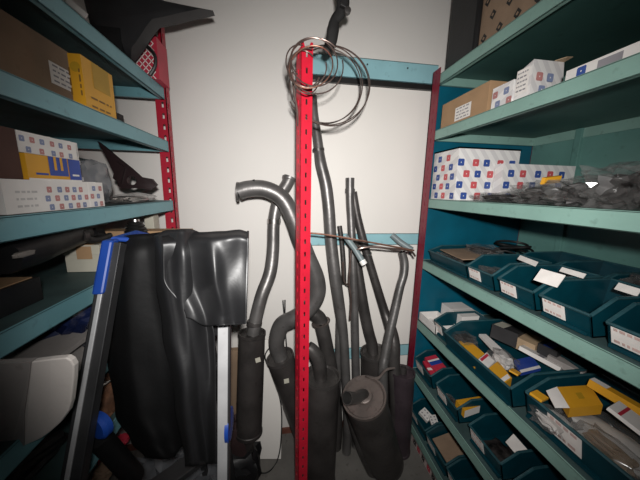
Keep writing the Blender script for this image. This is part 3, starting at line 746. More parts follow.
def deco(b):
    L_ = yb_ - ya_; hh = zu - zt
    def r(a, c, e, g, mi, k=.0007): b.face([(xu + k, ya_ + L_ * a, zt + hh * e), (xu + k, ya_ + L_ * c, zt + hh * e), (xu + k, ya_ + L_ * c, zt + hh * g), (xu + k, ya_ + L_ * a, zt + hh * g)], mi)
    r(.36, .72, .22, 1, 1); r(.74, 1, 0, 1, 1); r(.0, 1, 0, .08, 2, .0009); r(.45, .50, .45, 1, 0, .0012); r(.57, .62, .45, 1, 0, .0012)
    r(.12, .33, .22, .30, 1, .001); r(.8, .95, .25, .33, 2, .001)
carton('two_tone_carton', 'yellow and blue carton on the long low white carton', 'box', xu - .1, xu, ya_, yb_, zt + .001, zu, [YEL, BLUE, WHITE], deco=deco)
zv = P(50, 137, x=xu).z; y3 = P(78, 150, x=xu).y
def deco(b): emblems(b, (xu - .004, ya_ - .005, zu), (0, 1, 0), (0, 0, 1), y3 - ya_, zv - zu, .012, 23, pitch=.026)
carton('printed_carton', 'speckled white carton topmost of the left shelf stack', 'box', xu - .1, xu - .004, ya_ - .005, y3, zu + .001, zv, [WHITE, REDF, NAVYF, WHITE], deco=deco)
xg = xc - .05
def deco(b): emblems(b, (xg, yb_ + .003, zt), (0, 1, 0), (0, 0, 1), .06, .09, .012, 24, pitch=.028)
carton('printed_carton', 'upright grey-white carton right of the yellow and blue carton', 'box', xg - .1, xg, yb_ + .003, yb_ + .055, zt + .001, P(85, 145, x=xg).z, [WHITE, mat('faint_grey_print', (.45, .44, .45), .6), mat('faint_blue_print', (.35, .38, .45), .6), WHITE], deco=deco)
carton('cardboard_box', 'dark maroon box on long low white carton, at frame edge', 'box', xu - .12, xu - .003, .44, ya_ - .008, zt + .001, P(12, 128, x=xu).z, [mat('maroon_cardboard', (.09, .04, .03), .8)])
bag('parts_bag', 'upright grey plastic bag between white cartons and maroon bracket', 'bag', (XL - .1, .93, ZC + .001), (.035, .07, .075), 73, BAGG, None, None, amp=.3)
bag('parts_bag', 'flat clear bag of metal bits beneath the maroon bracket', 'bag', (XL - .055, 1.07, ZC + .001), (.04, .13, .016), 74, BAG, None, BRIGHT)
# maroon bracket with holes
ym = 1.12
t = thing('bracket', P(130, 190, y=ym), 'maroon metal bracket with round hole leaning by left red post', 'bracket')
A = [P(px, py, y=ym) for px, py in ((97, 141), (104, 146), (117, 157), (131, 168), (141, 177), (152, 179), (157, 185), (150, 190), (137, 188), (124, 189), (118, 186), (113, 172), (106, 157))]
b = B(); hole = P(131.5, 180.5, y=ym); k = 12
ring = [hole + V((.017 * math.cos(2 * PI * i / k), 0, .017 * math.sin(2 * PI * i / k))) for i in range(k)]
# plate with a real hole: bridge ring to outline by angle
def plate(b, outline, ring, dy):
    c = sum(ring, V()) / len(ring)
    from mathutils.geometry import delaunay_2d_cdt
    pts = [V((p.x, p.z)) for p in outline + ring]; no = len(outline)
    edges = [(i, (i + 1) % no) for i in range(no)] + [(no + i, no + (i + 1) % len(ring)) for i in range(len(ring))]
    vs, es, fs, *_ = delaunay_2d_cdt(pts, edges, [], 1, 1e-5)
    def inside(q, poly):
        r = False
        for i in range(len(poly)):
            a, c_ = poly[i], poly[(i + 1) % len(poly)]
            if (a.z > q.y) != (c_.z > q.y) and q.x < (c_.x - a.x) * (q.y - a.z) / (c_.z - a.z) + a.x: r = not r
        return r
    yv = outline[0].y
    fr = [b.bm.verts.new((v.x, yv, v.y)) for v in vs]; bk = [b.bm.verts.new((v.x, yv + dy, v.y)) for v in vs]
    cnt = {}
    for f in fs:
        q = sum((vs[i] for i in f), V((0, 0))) / len(f)
        if inside(q, outline) and not inside(q, ring):
            b.bm.faces.new([fr[i] for i in f]); b.bm.faces.new([bk[i] for i in reversed(f)])
            for i in range(len(f)):
                e = (f[i], f[(i + 1) % len(f)]); cnt[tuple(sorted(e))] = cnt.get(tuple(sorted(e)), 0) + 1
    for (i, j), c_ in cnt.items():
        if c_ == 1: b.bm.faces.new([fr[i], fr[j], bk[j], bk[i]])
plate(b, A, ring, .012)
b.build('plate', MAROON, t, smooth=False)
b = B(); q = P(122, 160, y=ym); b.slab(P(120, 173, y=ym) + V((0, .02, 0)), (.012, 0, -.01), (0, .03, 0), (.01, 0, .03)); b.build('web', MAROON, t, smooth=False)
# shelf D: long black part, boxes, bellows, cardboard
t = thing('black_strut', (XL - .12, .75, ZD), 'long black car part with a pale worn patch on left shelf', 'car part')
b = B(); pts = [P(0, 258, x=XL - .06), P(30, 246, x=XL - .07), P(60, 236, x=XL - .08), P(82, 233, x=XL - .09)]
b.curve(pts, [.035, .045, .042, .03], 14); b.blob(P(40, 232, x=XL - .16) , (.09, .18, .05), 77, .3); b.build('body', BLK, t)
b = B(); b.curve([P(80, 236, x=XL - .06), P(95, 240, x=XL - .05), P(110, 235, x=XL - .05)], [.012, .009, .008], 10); b.build('end_rod', BLKM, t)
b = B(); c = P(24, 254, x=XL - .022); b.blob(c, (.005, .022, .006), 78, .2); part(b.build('worn_patch', mat('worn_grey', (.2, .18, .16), .6), t), 'pale grey worn patch')
b = B(); c = P(81, 236, x=XL - .055); b.rings([c, c + V((.004, .012, 0))], [.016, .016], 12); b.build('collar', STEELD, t)
xk = XL - .05; y1 = P(42, 290, x=xk).y; zt = P(38, 277, x=xk).z
t = thing('open_carton', (xk - .1, y1 - .1, ZD), 'black carton with open brown top on left shelf edge', 'box')
b = B(); b.box(xk - .18, xk, .38, y1, ZD + .001, zt, 0); b.build('carton_body', BLK, t, smooth=False)
b = B(); b.box(xk - .17, xk - .008, .39, y1 - .008, zt - .004, zt + .002); part(b.build('inner_flap', CARD, t, smooth=False), 'brown inner flap')
# cream carton
yc = P(66, 265, x=XL - .10).y
zc = P(80, 249, y=.86).z
xa = P(66, 265, y=.86).x; xb = P(101, 265, y=.86).x
t = thing('cream_carton', ((xa + xb) / 2, .9, ZD), 'small cream carton taped with brown patch on left shelf', 'box')
b = B(); b.box(xa, xb, .86, .98, ZD + .001, zc + .01); 
b.box(xa - .002, xb + .002, .857, .98, zc - .018, zc + .012)
b.build('carton_body', CREAM, t, smooth=False, bevel=.001)
b = B(); b.box(xa + .035, xa + .075, .8555, .857, zc - .03, zc + .008); b.box(xa + .035, xa + .075, .857, .97, zc + .012, zc + .0135); part(b.build('tape', CARD, t, smooth=False), 'brown tape patch')
# rubber bellows boot
t = thing('rubber_boot', P(136, 238, y=1.02), 'ribbed black rubber boot on the long flat carton', 'rubber boot')
b = B(); c = P(137, 238, y=1.02); pts = []; rad = []
for i in range(13):
    pts.append(c + V((0, 0, .005 * i))); rad.append((.047 - .0021 * i) * (1.0 if i % 2 else .86))
b.rings(pts, rad, 20); b.build('bellows', RUB, t)
b = B(); b.rings([c + V((0, 0, .058)), c + V((0, 0, .068)), c + V((0, 0, .068))], [.014, .013, .004], 14); b.build('collar', BRIGHT, t)
xa = P(86, 235, y=1.04).x; xb = P(192, 235, y=1.08).x
zt = P(140, 228.5, y=1.1).z; zb = P(140, 243, y=1.04).z
t = thing('flat_carton', ((xa + xb) / 2, 1.2, ZD), 'long flat brown carton behind the rubber boot and black cover', 'box')
b = B(); b.box(xa, xb, 1.03, 1.1, zb, zt); b.build('carton_body', CARD, t, smooth=False, bevel=.001)
b = B(); b.box(xa + .02, XL - .02, 1.04, 1.095, ZD + .001, zb); b.build('inner_support', CARD_D, t, smooth=False)
b = B(); q = P(149, 222, y=1.2); b.box(q.x - .018, q.x + .018, 1.2, 1.25, q.z - .18, q.z + .03); tag(b.build('beige_block', CREAM, origin=(q.x, 1.22, q.z - .18), smooth=False, bevel=.002), 'pale beige block under speckled shelf, by left red post', 'block')
# below shelf D: on shelf E
b = B(); b.blob(P(78, 316, x=XL - .1), (.09, .14, .05), 81, .5, 3, 0, 4); tag(b.build('plastic_sack', [mat('dark_blue_film', (.012, .02, .07), .25, var=.6, scale=10)], origin=(P(78, 316, x=XL - .1))), 'dark blue plastic sack stuffed under left shelf', 'sack')
t = thing('flat_carton', P(40, 360, x=XL), 'grey flat carton with dark oval spot lying on lower left shelf', 'box')
b = B(); q = [P(0, 344, x=XL - .05), P(86, 330, x=XL - .09), P(84, 346, x=XL + .01), P(30, 366, x=XL + .01), P(0, 372, x=XL + .01)]
zz = ZE + .10
q = [V((XL - .22, .53, zz)), V((XL - .22, .9, zz)), V((XL + .005, .80, zz)), V((XL + .0, .53, zz))]
b.prism(q, (0, 0, -.012), 0); b.box(XL - .2, XL - .03, .56, .78, ZE + .001, zz - .012, 0)
c = V((XL - .05, .74, zz + .0008)); b.face([c + V((.018 * math.cos(a), .03 * math.sin(a), 0)) for a in [i * PI / 8 for i in range(16)]], 1)
b.build('top_sheet', [GREYPAN, BLKM], t, smooth=False)
# rounded grey / white panel hanging out
t = thing('rounded_panel', P(36, 440, y=.52), 'grey and off-white panel with rounded corner jutting from lower left shelf', 'panel')
yp = .445
def pp(px, py): return P(px, py, y=yp + (py - 360) * .0006)
g = [(-40, 366), (31, 362), (29, 380), (24, 415), (24, 446), (10, 452), (-40, 462)]
w_ = [(31, 362), (50, 359.5), (66, 358), (71, 361), (74, 366), (73.5, 380), (71, 402), (68, 412), (60, 423), (50, 432), (40, 439), (24, 446), (24, 415), (29, 380)]
b = B(); b.prism([pp(*q) for q in g], (0, .012, 0)); part(b.build('grey_section', GREYPAN, t, smooth=False), 'grey stained half')
b = B(); b.prism([pp(*q) for q in w_], (0, .012, 0)); part(b.build('white_section', PALEPAN, t, smooth=False, bevel=.002), 'off-white half')
# dark clutter on shelf F
b = B()
for i in range(4): b.curve([P(-10 + 14 * i, 480 + 3 * i, x=XL - .03 - .02 * i), P(25 + 10 * i, 458, x=XL - .05 - .02 * i), P(58 + 6 * i, 436 + 2 * i, x=XL - .08 - .02 * i)], [.013] * 3, 8)
tag(b.build('rod_bundle', BLK, origin=P(30, 470, x=XL - .05)), 'bundle of thin black rods under the rounded panel', 'rods')
b = B(); c = P(104, 396, x=XL - .06); b.blob(c, (.045, .07, .045), 84, .35); tag(b.build('rusty_part', RUST, origin=c - V((0, 0, .04))), 'rusty brown lump on low left shelf by the black cover', 'car part')
b = B(); c = P(98, 390, x=XL - .0); b.curve([P(93, 393, x=XL - .01), P(100, 387, x=XL - .01), P(109, 381, x=XL - .01)], [.004] * 3, 8); tag(b.build('steel_pin', BRIGHT, origin=c), 'short bright steel pin beside the rusty lump', 'pin')
bag('plastic_bag', 'grey-blue clear plastic sheet heaped on floor under black cover', 'bag', P(172, 478, y=1.05) - V((0, 0, .10)), (.17, .12, .09), 86, BAGG, None, None, amp=.6, sub=4, freq=4.5)
for i, (px, py, s_, mt, lb) in enumerate([(122, 440, .022, CRIM, 'small red bit among floor clutter by blue ladder disc'), (124, 462, .024, CREAM, 'pale lump on floor clutter beside black tube'), (105, 470, .03, CARD_D, 'brown lump among clutter at lower left of black tube')]):
    b = B(); c = P(px, py, y=.98); b.blob(c, (s_, s_, s_ * .7), 90 + i, .4); tag(b.build('clutter_piece', mt, origin=c), lb, 'scrap')

# ------------------------------------------------------------------ step ladder
lad = thing('step_ladder', (-.28, .68, 0), 'aluminium step ladder with blue plastic corners under a black cover', 'ladder')
def railm(a, c, w, d, name, m1):
    b = B(); a, c = V(a), V(c); T = (c - a).normalized(); u = V((1, 0, 0)); u = (u - T * u.dot(T)).normalized(); v = T.cross(u)
    def bar(u0, u1, v0, v1, mi):
        lo = [a + u * i + v * j for i, j in ((u0, v0), (u1, v0), (u1, v1), (u0, v1))]; b.hexa(lo, [p + (c - a) for p in lo], mi)
    bar(-w, w, d - .003, d, 1); bar(-w, -w + .003, -d, d, 1); bar(w - .003, w, -d, d, 1); bar(-w + .010, -w + .019, d, d + .004, 0) ; bar(w - .004, w, d, d + .003, 1)  # narrow bright strip paints the highlight down the rail front
    return b.build(name, [m1, ALUD], lad, smooth=False, bevel=.0008)
def on_line(p, q, z): t = (z - p.z) / (q.z - p.z); return p + (q - p) * t
la, lb_ = P(115.5, 243, y=.71), P(74, 480, y=.53)
lfoot = on_line(la, lb_, 0.006)
print('feet', la, lfoot)
railm(la, lfoot, .020, .012, 'rail', ALU)
ra_, rb_ = P(224, 280, y=.72), P(223, 480, y=.66)
rfoot = on_line(ra_, rb_, 0.0); rtop = on_line(ra_, rb_, la.z)
b = B(); T = (rfoot - rtop)
w = .0135
lo = [rtop + V((i, j, 0)) for i, j in ((-w, -.012), (w, -.012), (w, .012), (-w, .012))]; b.hexa(lo, [p + T for p in lo], 0)
lo = [rtop + V((i, j, 0)) for i, j in ((w, -.010), (w + .005, -.010), (w + .005, .012), (w, .012))]; b.hexa(lo, [p + T for p in lo], 1)
part(b.build('rail', [ALU, ALUD], lad, smooth=False, bevel=.0015), 'bright silver right rail')
# rear legs
for (a, nm) in ((la, 0), (rtop, 1)):
    b = B(); c = V((a.x, a.y + .42, 0)); c.x = (-.34 if nm == 0 else -.235); c.y = a.y + .38; a = V((c.x, a.y + .03, a.z - .02)); lo = [a + V((i, j, 0)) for i, j in ((-.01, -.01), (.01, -.01), (.01, .01), (-.01, .01))]; b.hexa(lo, [p + (c - a) for p in lo]); b.build('rear_leg', ALUD, lad, smooth=False)
# blue sleeve and top cap
b = B(); p2 = on_line(la, lfoot, P(98, 294, y=.68).z); T = (p2 - la); 
lo = [la + V((i, j, .01)) for i, j in ((-.021, -.018), (.004, -.018), (.004, .014), (-.021, .014))]; b.hexa(lo, [p + T for p in lo]); 
q = [la + V((-.012, .0, .004)), la + V((.045, .05, -.012)), la + V((.045, .12, -.012)), la + V((-.012, .12, .004))]; b.prism(q, (0, 0, .012))
part(b.build('top_cap', BLUEPL, lad, smooth=False, bevel=.005), 'blue plastic top cap')
for zz in (.28, .58, .88):
    a = on_line(la, lfoot, zz); c = on_line(rtop, rfoot, zz); b = B()
    b.slab((a + c) / 2 + V((0, .24, 0)), ((c - a) / 2 * .68), (0, .04, 0), (0, 0, .01)); b.build('step', ALUD, lad, smooth=False, bevel=.002)
# blue brackets
c = P(95, 429, y=.585); b = B(); b.rings([c, c + V((.002, .004, 0)), c + V((.006, .016, 0)), c + V((.008, .02, 0))], [.026, .032, .032, .026], 20); part(b.build('hinge_disc', BLUEPL, lad), 'blue hinge disc')
c = P(229.5, 424, y=.70); b = B(); b.rings([c + V((-.006, 0, 0)), c + V((.004, 0, 0)), c + V((.006, 0, 0))], [.046, .046, .035], 20); part(b.build('hinge_disc', BLUEPL, lad), 'blue hinge disc')
b = B(); b.rings([P(99, 437, y=.612), P(134, 476, y=.70)], [.024, .026], 14); part(b.build('brace', BLK, lad), 'black tube')
for a in (lfoot, rfoot):
    b = B(); b.box(a.x - .022, a.x + .022, a.y - .018, a.y + .018, 0.001, .035); part(b.build('foot', BLUEPL, lad, smooth=False, bevel=.004), 'blue plastic foot')

# ------------------------------------------------------------------ black vinyl cover
t = thing('vinyl_cover', (-.27, .68, 1.36), 'black vinyl cover draped over the step ladder', 'cover')
def sheet(px0, px1, top, bot, y_of, nu=60, nv=60, th=.0025):
    """cloth grid: left/right edges as functions of v, top/bottom as functions of u"""
    b = B(); G = []
    for j in range(nv + 1):
        v = j / nv; row = []
        for i in range(nu + 1):
            u = i / nu
            py = top(u) * (1 - v) + bot(u) * v; px = px0(v) * (1 - u) + px1(v) * u
            row.append(b.bm.verts.new(P(px, py, y=y_of(u, v))))
        G.append(row)
    for j in range(nv):
        for i in range(nu): b.bm.faces.new([G[j][i], G[j][i + 1], G[j + 1][i + 1], G[j + 1][i]])
    return b
def lerp(pts, x):
    for (a, fa), (c, fc) in zip(pts[:-1], pts[1:]):
        if x <= c: 
            k = (x - a) / (c - a); k = k * k * (3 - 2 * k); return fa + (fc - fa) * k
    return pts[-1][1]
def nz(u, v, s, f=3): return noise.noise(V((u * f, v * f * .6, s)))
# back layer: left part, hangs long
def yA(u, v):
    e = .02 * math.exp(-((1 - v) * 0)) 
    return .715 - .05 * v + .035 * (math.exp(-(u / .07) ** 2)) + .03 * math.exp(-(v / .05) ** 2) + .012 * math.sin(u * 9 + v * 2) * v + .02 * nz(u, v, 3)
b = sheet(lambda v: lerp([(0, 110), (.12, 105), (.5, 107), (.8, 116), (.93, 132), (1, 146)], v), lambda v: lerp([(0, 166), (.2, 172), (.6, 185), (1, 192)], v),
          lambda u: lerp([(0, 241), (.15, 236), (.6, 234), (1, 232)], u), lambda u: lerp([(0, 457), (.5, 459), (1, 437)], u), yA)
o = b.build('main_drape', VINYLM, t, ang=80)
s_ = o.modifiers.new('thickness', 'SOLIDIFY'); s_.thickness = .0025
# middle layer: fold over the top and lower right hang
def yB(u, v):
    return .675 - .055 * v + .02 * math.sin(u * 7 + 1.2 + 2.2 * v) + .04 * math.exp(-(v / .06) ** 2) + .018 * nz(u, v, 9, 4) + .03 * math.exp(-(u / .1) ** 2)
b = sheet(lambda v: lerp([(0, 150), (.15, 155), (.4, 163), (.7, 175), (1, 186)], v), lambda v: lerp([(0, 204), (.3, 206), (.45, 215), (.6, 216), (1, 217)], v),
          lambda u: lerp([(0, 237), (.35, 230), (.7, 229), (1, 233)], u), lambda u: lerp([(0, 466), (1, 463)], u), yB)
o = b.build('centre_fold', VINYL, t, ang=80)
s_ = o.modifiers.new('thickness', 'SOLIDIFY'); s_.thickness = .0025
# front flap, shiny, right
def yC(u, v):
    f = .03 * math.exp(-((u - .30 - .08 * v) / .14) ** 2) * (1 - .3 * v) - .03 * math.exp(-((u - .55 - .12 * v) / .09) ** 2) * (.2 + .8 * math.sin(PI * min(v * 1.1, 1)))
    dent = .028 * math.exp(-(((u - .12) / .11) ** 2 + ((v - .45) / .2) ** 2))
    return .655 - .02 * v + f * .9 + dent + .045 * math.exp(-(v / .05) ** 2) + .022 * nz(u, v, 5, 3.2) + .008 * math.sin(u * 13 + v * 3) * v * .4
b = sheet(lambda v: lerp([(0, 162), (.5, 164), (1, 186)], v), lambda v: lerp([(0, 248), (1, 245.5)], v),
          lambda u: lerp([(0, 236), (.25, 233), (.45, 232), (.7, 231), (.9, 229.5), (1, 231.5)], u), lambda u: lerp([(0, 318), (.35, 326), (.6, 325), (1, 323)], u), yC)
o = b.build('front_flap', VINYL, t, ang=80)
s_ = o.modifiers.new('thickness', 'SOLIDIFY'); s_.thickness = .003
# hem piping round the flap edge
b = B(); pts = [P(248 - 2.5 * k / 12, 231.5 + 91.5 * k / 12, y=yC(1, k / 12)) for k in range(13)] + [P(245.5 - 28 * k / 8, 323 + 2 * k / 8, y=yC(1 - .5 * k / 8, 1)) for k in range(1, 9)]
b.rings(pts, [.0028] * len(pts), 6); b.build('hem', VINYL, o)
# shadowed inner tongue below flap
b = sheet(lambda v: 205, lambda v: 240 - 14 * v, lambda u: 318, lambda u: 340 - 8 * u, lambda u, v: .74 + .02 * u, 12, 10)
o = b.build('inner_tongue', VINYL, t, ang=80); s_ = o.modifiers.new('thickness', 'SOLIDIFY'); s_.thickness = .002

# ------------------------------------------------------------------ exhaust pipes
def pipe_pts(lst):
    """(px, py, y, width px) -> points, radii"""
    pts, rad = [], []
    for px, py, y, w in lst:
        p = P(px, py, y=y); pts.append(p); rad.append(PW(w, p) / 2)
    return pts, rad
def pipe(name, parent, lst, m, hollow=(0, 0), tofloor=False, n=18, step=6):
    pts, rad = pipe_pts(lst)
    if tofloor:
        a, c = pts[-2], pts[-1]; d = (c - a); 
        q = V((c.x, c.y, rad[-1] * .2 + .002)); 
        if q.z < c.z - .02: pts.append(q); rad.append(rad[-1])
    b = B(); b.curve(pts, rad, n, 0, step, hollow=hollow, mic=1)
    return b.build(name, [m, SOOT], parent, ang=50)
def can(name, parent, a, c, r, m, mend=None, squash=None, rim=.006):
    """muffler can with rolled seam rims at both ends"""
    b = B(); a, c = V(a), V(c); T = (c - a); L_ = T.length; T.normalize()
    st = [(0, r * .55), (.004, r * .9), (.006, r * .98), (0, r + .002), (-.006, r + .004), (-.007, r + .004), (.012, r + .004), (.016, r), (.03, r), (L_ * .3, r), (L_ * .7, r), (L_ - .03, r), (L_ - .016, r), (L_ - .012, r + .004), (L_ + .003, r + .004), (L_ + .003, r * .94), (L_ - .004, r * .9), (L_ - .002, r * .5)]
    st = [(.006, r * .3), (.006, r * .88), (-.004, r * .95), (-.005, r + .003), (.010, r + .003), (.013, r), (L_ * .3, r), (L_ * .7, r), (L_ - .013, r), (L_ - .010, r + .003), (L_ + .004, r + .003), (L_ + .004, r * .95), (L_ - .004, r * .88), (L_ - .004, r * .3)]
    pts = [a + T * s for s, _ in st]
    n = 32; ref = V((1, 0, 0)); u = (ref - T * ref.dot(T)).normalized(); w = T.cross(u); sq = squash or 1.0; R = []
    for p, (s, rr) in zip(pts, st): R.append([b.bm.verts.new(p + (u * math.cos(2 * PI * j / n) + w * math.sin(2 * PI * j / n) * sq) * rr) for j in range(n)])
    for i in range(len(R) - 1):
        for j in range(n): b.bm.faces.new([R[i][j], R[i][(j + 1) % n], R[i + 1][(j + 1) % n], R[i + 1][j]]).material_index = 1 if (i < 4) else 0
    b.bm.faces.new(R[0][::-1]).material_index = 1; b.bm.faces.new(R[-1])
    return b.build(name, [m, mend or m], parent, ang=32)
def ring(parent, p, d, r, h, m, name='clamp'):
    b = B(); d = V(d).normalized(); b.rings([p - d * h, p - d * h, p + d * h, p + d * h], [r * .9, r, r, r * .9], 20); return b.build(name, m, parent)

# 1: tall slim muffler, left
def M1(px, py, y): return P(px, py, y=y)
a = M1(252, 333, 1.21); c = M1(249, 432, 1.15)
t = thing('exhaust_muffler', V((c.x, c.y, 0)), 'tall slim dark muffler with upright pipe nearest the black cover', 'muffler')
r1 = PW(26, a) / 2
cn = can('can', t, a, c, r1, MUFF)
b = B(); d = (c - a).normalized(); b.rings([c, c + d * .05, V((c.x - .01, c.y, .002))], [r1 * .95, .028, .026], 20); b.build('tail_pipe', MUFF, t)
pi = pipe('pipe', t, [(253, 334, 1.21, 13), (256, 318, 1.22, 13), (262, 295, 1.24, 13), (270, 273, 1.275, 13), (273, 250, 1.30, 12.5), (274, 220, 1.32, 12), (279, 198, 1.335, 12), (287, 184, 1.345, 12), (290, 177, 1.35, 12.5)], STEEL, hollow=(0, .06))
p = M1(274, 221, 1.32); ring(pi, p, M1(274, 210, 1.32) - M1(274, 230, 1.32), PW(13.4, p) / 2, .011, BRIGHT)
p = M1(289.5, 178.5, 1.35); ring(pi, p, M1(291, 172, 1.35) - M1(287, 184, 1.345), PW(15, p) / 2, .004, STEEL, 'end_flange')
p = M1(254.5, 323, 1.217); ring(pi, p, M1(258, 310, 1.225) - M1(253, 334, 1.21), PW(15, p) / 2, .008, STEELD, 'collar')
b = B(); c2 = P(258, 360, y=1.20 - r1 - .008) ; b.slab(c2, (.011, 0, .003), (-.002, 0, .011), (0, .001, 0)); b.build('sticker', CREAM, cn, smooth=False)
# 2: S-pipe with leaning muffler
a = M1(280, 357, 1.25); c = M1(301, 418, 1.265)
t = thing('exhaust_muffler', V((c.x, c.y, 0)), 'leaning dark muffler whose fat pipe curves to an open end left of red post', 'muffler')
r2 = PW(27, a) / 2
cc = a + (c - a) * 1.75; 
cn = can('can', t, a, a + (c - a) * 1.35, r2, MUFF, STEELD)
b = B(); e = a + (c - a) * 1.34; b.rings([e, e + (c - a) * .3, V((e.x + .04, e.y, .003))], [.035, .03, .028], 16); b.build('tail_pipe', MUFF, t)
pi = pipe('pipe', t, [(281, 358, 1.25, 14), (277, 348, 1.248, 15), (277, 338, 1.245, 16), (282, 325, 1.235, 17), (295, 318, 1.21, 17), (309, 308, 1.205, 17), (317, 294, 1.2, 17), (316, 278, 1.2, 17), (308, 258, 1.2, 16.5), (300, 238, 1.2, 16.5), (293, 218, 1.2, 16.5), (285, 202, 1.2, 16.5), (275, 193, 1.2, 16.5), (262, 188.5, 1.2, 16.5), (248, 189, 1.2, 16.5), (239, 191.5, 1.2, 16.5)], STEEL, hollow=(0, .08), n=22)
p = M1(238, 191.7, 1.2); ring(t, p + V((0, 0, 0)), V((1, 0, .18)), PW(19.5, p) / 2, .004, STEEL, 'end_flange') if False else None
b = B(); pr = PW(16.5, p) / 2; b.rings([p + V((-.004, 0, 0)), p + V((.004, 0, 0))], [pr * 1.15, pr * 1.15], 22, hollow=(.007, .007)) ; b.build('end_flange', STEEL, pi)
b = B(); c2 = P(286.5, 381, y=1.25 - r2 - .014); b.slab(c2, (.012, 0, .002), (-.001, 0, .012), (0, .001, 0)); b.build('sticker', CREAM, cn, smooth=False)
b = B(); b.curve([P(283, 300, y=1.3), P(285, 325, y=1.28), P(287, 350, y=1.25)], [.0025] * 3, 6); b.build('hanger', RUB, t)
# 3: front muffler with short elbow
a = M1(322, 376, 1.12); c = V((a.x - .012, a.y - .02, .03))
t = thing('exhaust_muffler', V((c.x, c.y, 0)), 'wide dark upright muffler with short open elbow right of red post', 'muffler')
r3 = PW(36, a) / 2
can('can', t, a, c, r3, MUFF, STEELD)
pipe('elbow', t, [(321, 378, 1.11, 13), (320, 368, 1.11, 14), (318, 359, 1.115, 14), (313, 351, 1.12, 13), (308, 347, 1.125, 12)], STEELD, hollow=(0, .05))
# separate flanged pipe behind
t = thing('exhaust_pipe', V((M1(331, 372, 1.29).x, 1.28, 0)), 'bent exhaust pipe with wide flange ring, behind the wide upright muffler', 'pipe')
pi = pipe('pipe', t, [(303, 316, 1.30, 12), (310, 313, 1.30, 13), (317, 316, 1.30, 14), (321, 323, 1.30, 14.5), (326, 345, 1.295, 14), (331, 372, 1.29, 14), (336, 420, 1.28, 13)], STEELD, hollow=(.04, 0), tofloor=True)
p = M1(321, 322, 1.30); ring(pi, p, V((.15, 0, -.5)), PW(19, p) / 2, .003, MUFFP, 'flange')
b = B(); q = p; b.slab(p, (.035, 0, .008), (0, .012, 0), (0, 0, .002)); b.build('flange_tab', MUFFP, pi, smooth=False)
# 4: longest pipe up behind the coil
t = thing('exhaust_pipe', V((M1(344, 400, 1.25).x, 1.25, 0)), 'longest exhaust pipe, rising up to the coil behind the red post', 'pipe')
pi = pipe('pipe', t, [(313, 96, 1.36, 8), (314, 115, 1.355, 9), (317, 135, 1.35, 9.5), (319, 150, 1.345, 10), (321, 164, 1.34, 11.5), (326, 185, 1.335, 12), (329, 210, 1.325, 12), (331, 240, 1.32, 12), (335, 275, 1.305, 12), (340, 310, 1.29, 11), (344, 340, 1.28, 9), (346, 380, 1.26, 9), (348, 420, 1.24, 9)], STEEL, hollow=(.05, 0), tofloor=True)
p = M1(318.5, 150, 1.345); ring(pi, p, V((.05, 0, -.3)), PW(12, p) / 2, .006, STEELD, 'collar')
t = thing('exhaust_pipe', V((M1(338, 400, 1.3).x, 1.3, 0)), 'slim straight pipe just right of the flanged pipe, below the longest pipe', 'pipe')
pipe('pipe', t, [(338, 280, 1.36, 7), (339, 310, 1.345, 6.5), (338.5, 340, 1.33, 6.5), (338, 380, 1.31, 6.5), (337, 430, 1.27, 6.5)], STEEL, tofloor=True)
# short rod with hanger
t = thing('hanger_rod', M1(344, 284, 1.34), 'short dark rod with hooked foot between the long pipes', 'rod')
pipe('rod', t, [(339.5, 226, 1.385, 5), (342, 245, 1.38, 5), (343.5, 265, 1.37, 5), (344, 284, 1.36, 5)], STEELD)
b = B(); b.curve([P(343, 282, y=1.36), P(346, 284, y=1.355), P(352, 284, y=1.35), P(356, 282, y=1.35)], [.004] * 4, 8); b.build('hook', RUST, t)
# 5a
t = thing('exhaust_pipe', V((M1(356, 380, 1.3).x, 1.28, 0)), 'straight upright pipe with open top, centre of the pipe cluster', 'pipe')
pi = pipe('pipe', t, [(350, 178, 1.38, 9), (350, 200, 1.375, 8.5), (351, 220, 1.37, 8), (352.5, 250, 1.355, 8), (354, 290, 1.335, 8), (355, 330, 1.315, 8), (356, 370, 1.295, 8), (357, 420, 1.27, 8)], STEEL, hollow=(.05, 0), tofloor=True)
p = M1(350, 191, 1.377); ring(pi, p, V((0, 0, 1)), PW(10, p) / 2, .012, STEEL, 'collar')
# 5: muffler behind with its pipe
a = M1(375, 352, 1.33); c = V((a.x + .03, 1.325, .04)); r5 = PW(34, a) / 2 * .84
t = thing('exhaust_muffler', V((c.x, c.y, 0)), 'dark muffler against the wall behind the round muffler end, pipe from its top', 'muffler')
can('can', t, a, c, r5, MUFF, STEELD)
pipe('pipe', t, [(373, 354, 1.335, 11), (372, 344, 1.34, 11), (369, 333, 1.345, 11), (365, 315, 1.355, 11), (361, 290, 1.365, 10), (357, 262, 1.385, 9), (355, 240, 1.39, 8)], STEELD)
# 5b slanted pipe
t = thing('exhaust_pipe', V((M1(397, 372, 1.28).x, 1.28, 0)), 'dark pipe slanting right from the upright open pipe, pale ring on it', 'pipe')
pi = pipe('pipe', t, [(353, 192, 1.40, 8), (357, 215, 1.395, 8), (362, 236, 1.385, 8.5), (367, 254, 1.38, 8.5), (376, 284, 1.36, 8.5), (384, 310, 1.34, 9), (391, 330, 1.29, 11.5), (394, 345, 1.255, 12), (394, 365, 1.235, 12), (396, 410, 1.20, 12)], STEELD, tofloor=True)
p = M1(367, 254, 1.38); ring(pi, p, M1(366, 250, 1.38) - M1(368, 258, 1.38), PW(10, p) / 2, .003, BRIGHT)
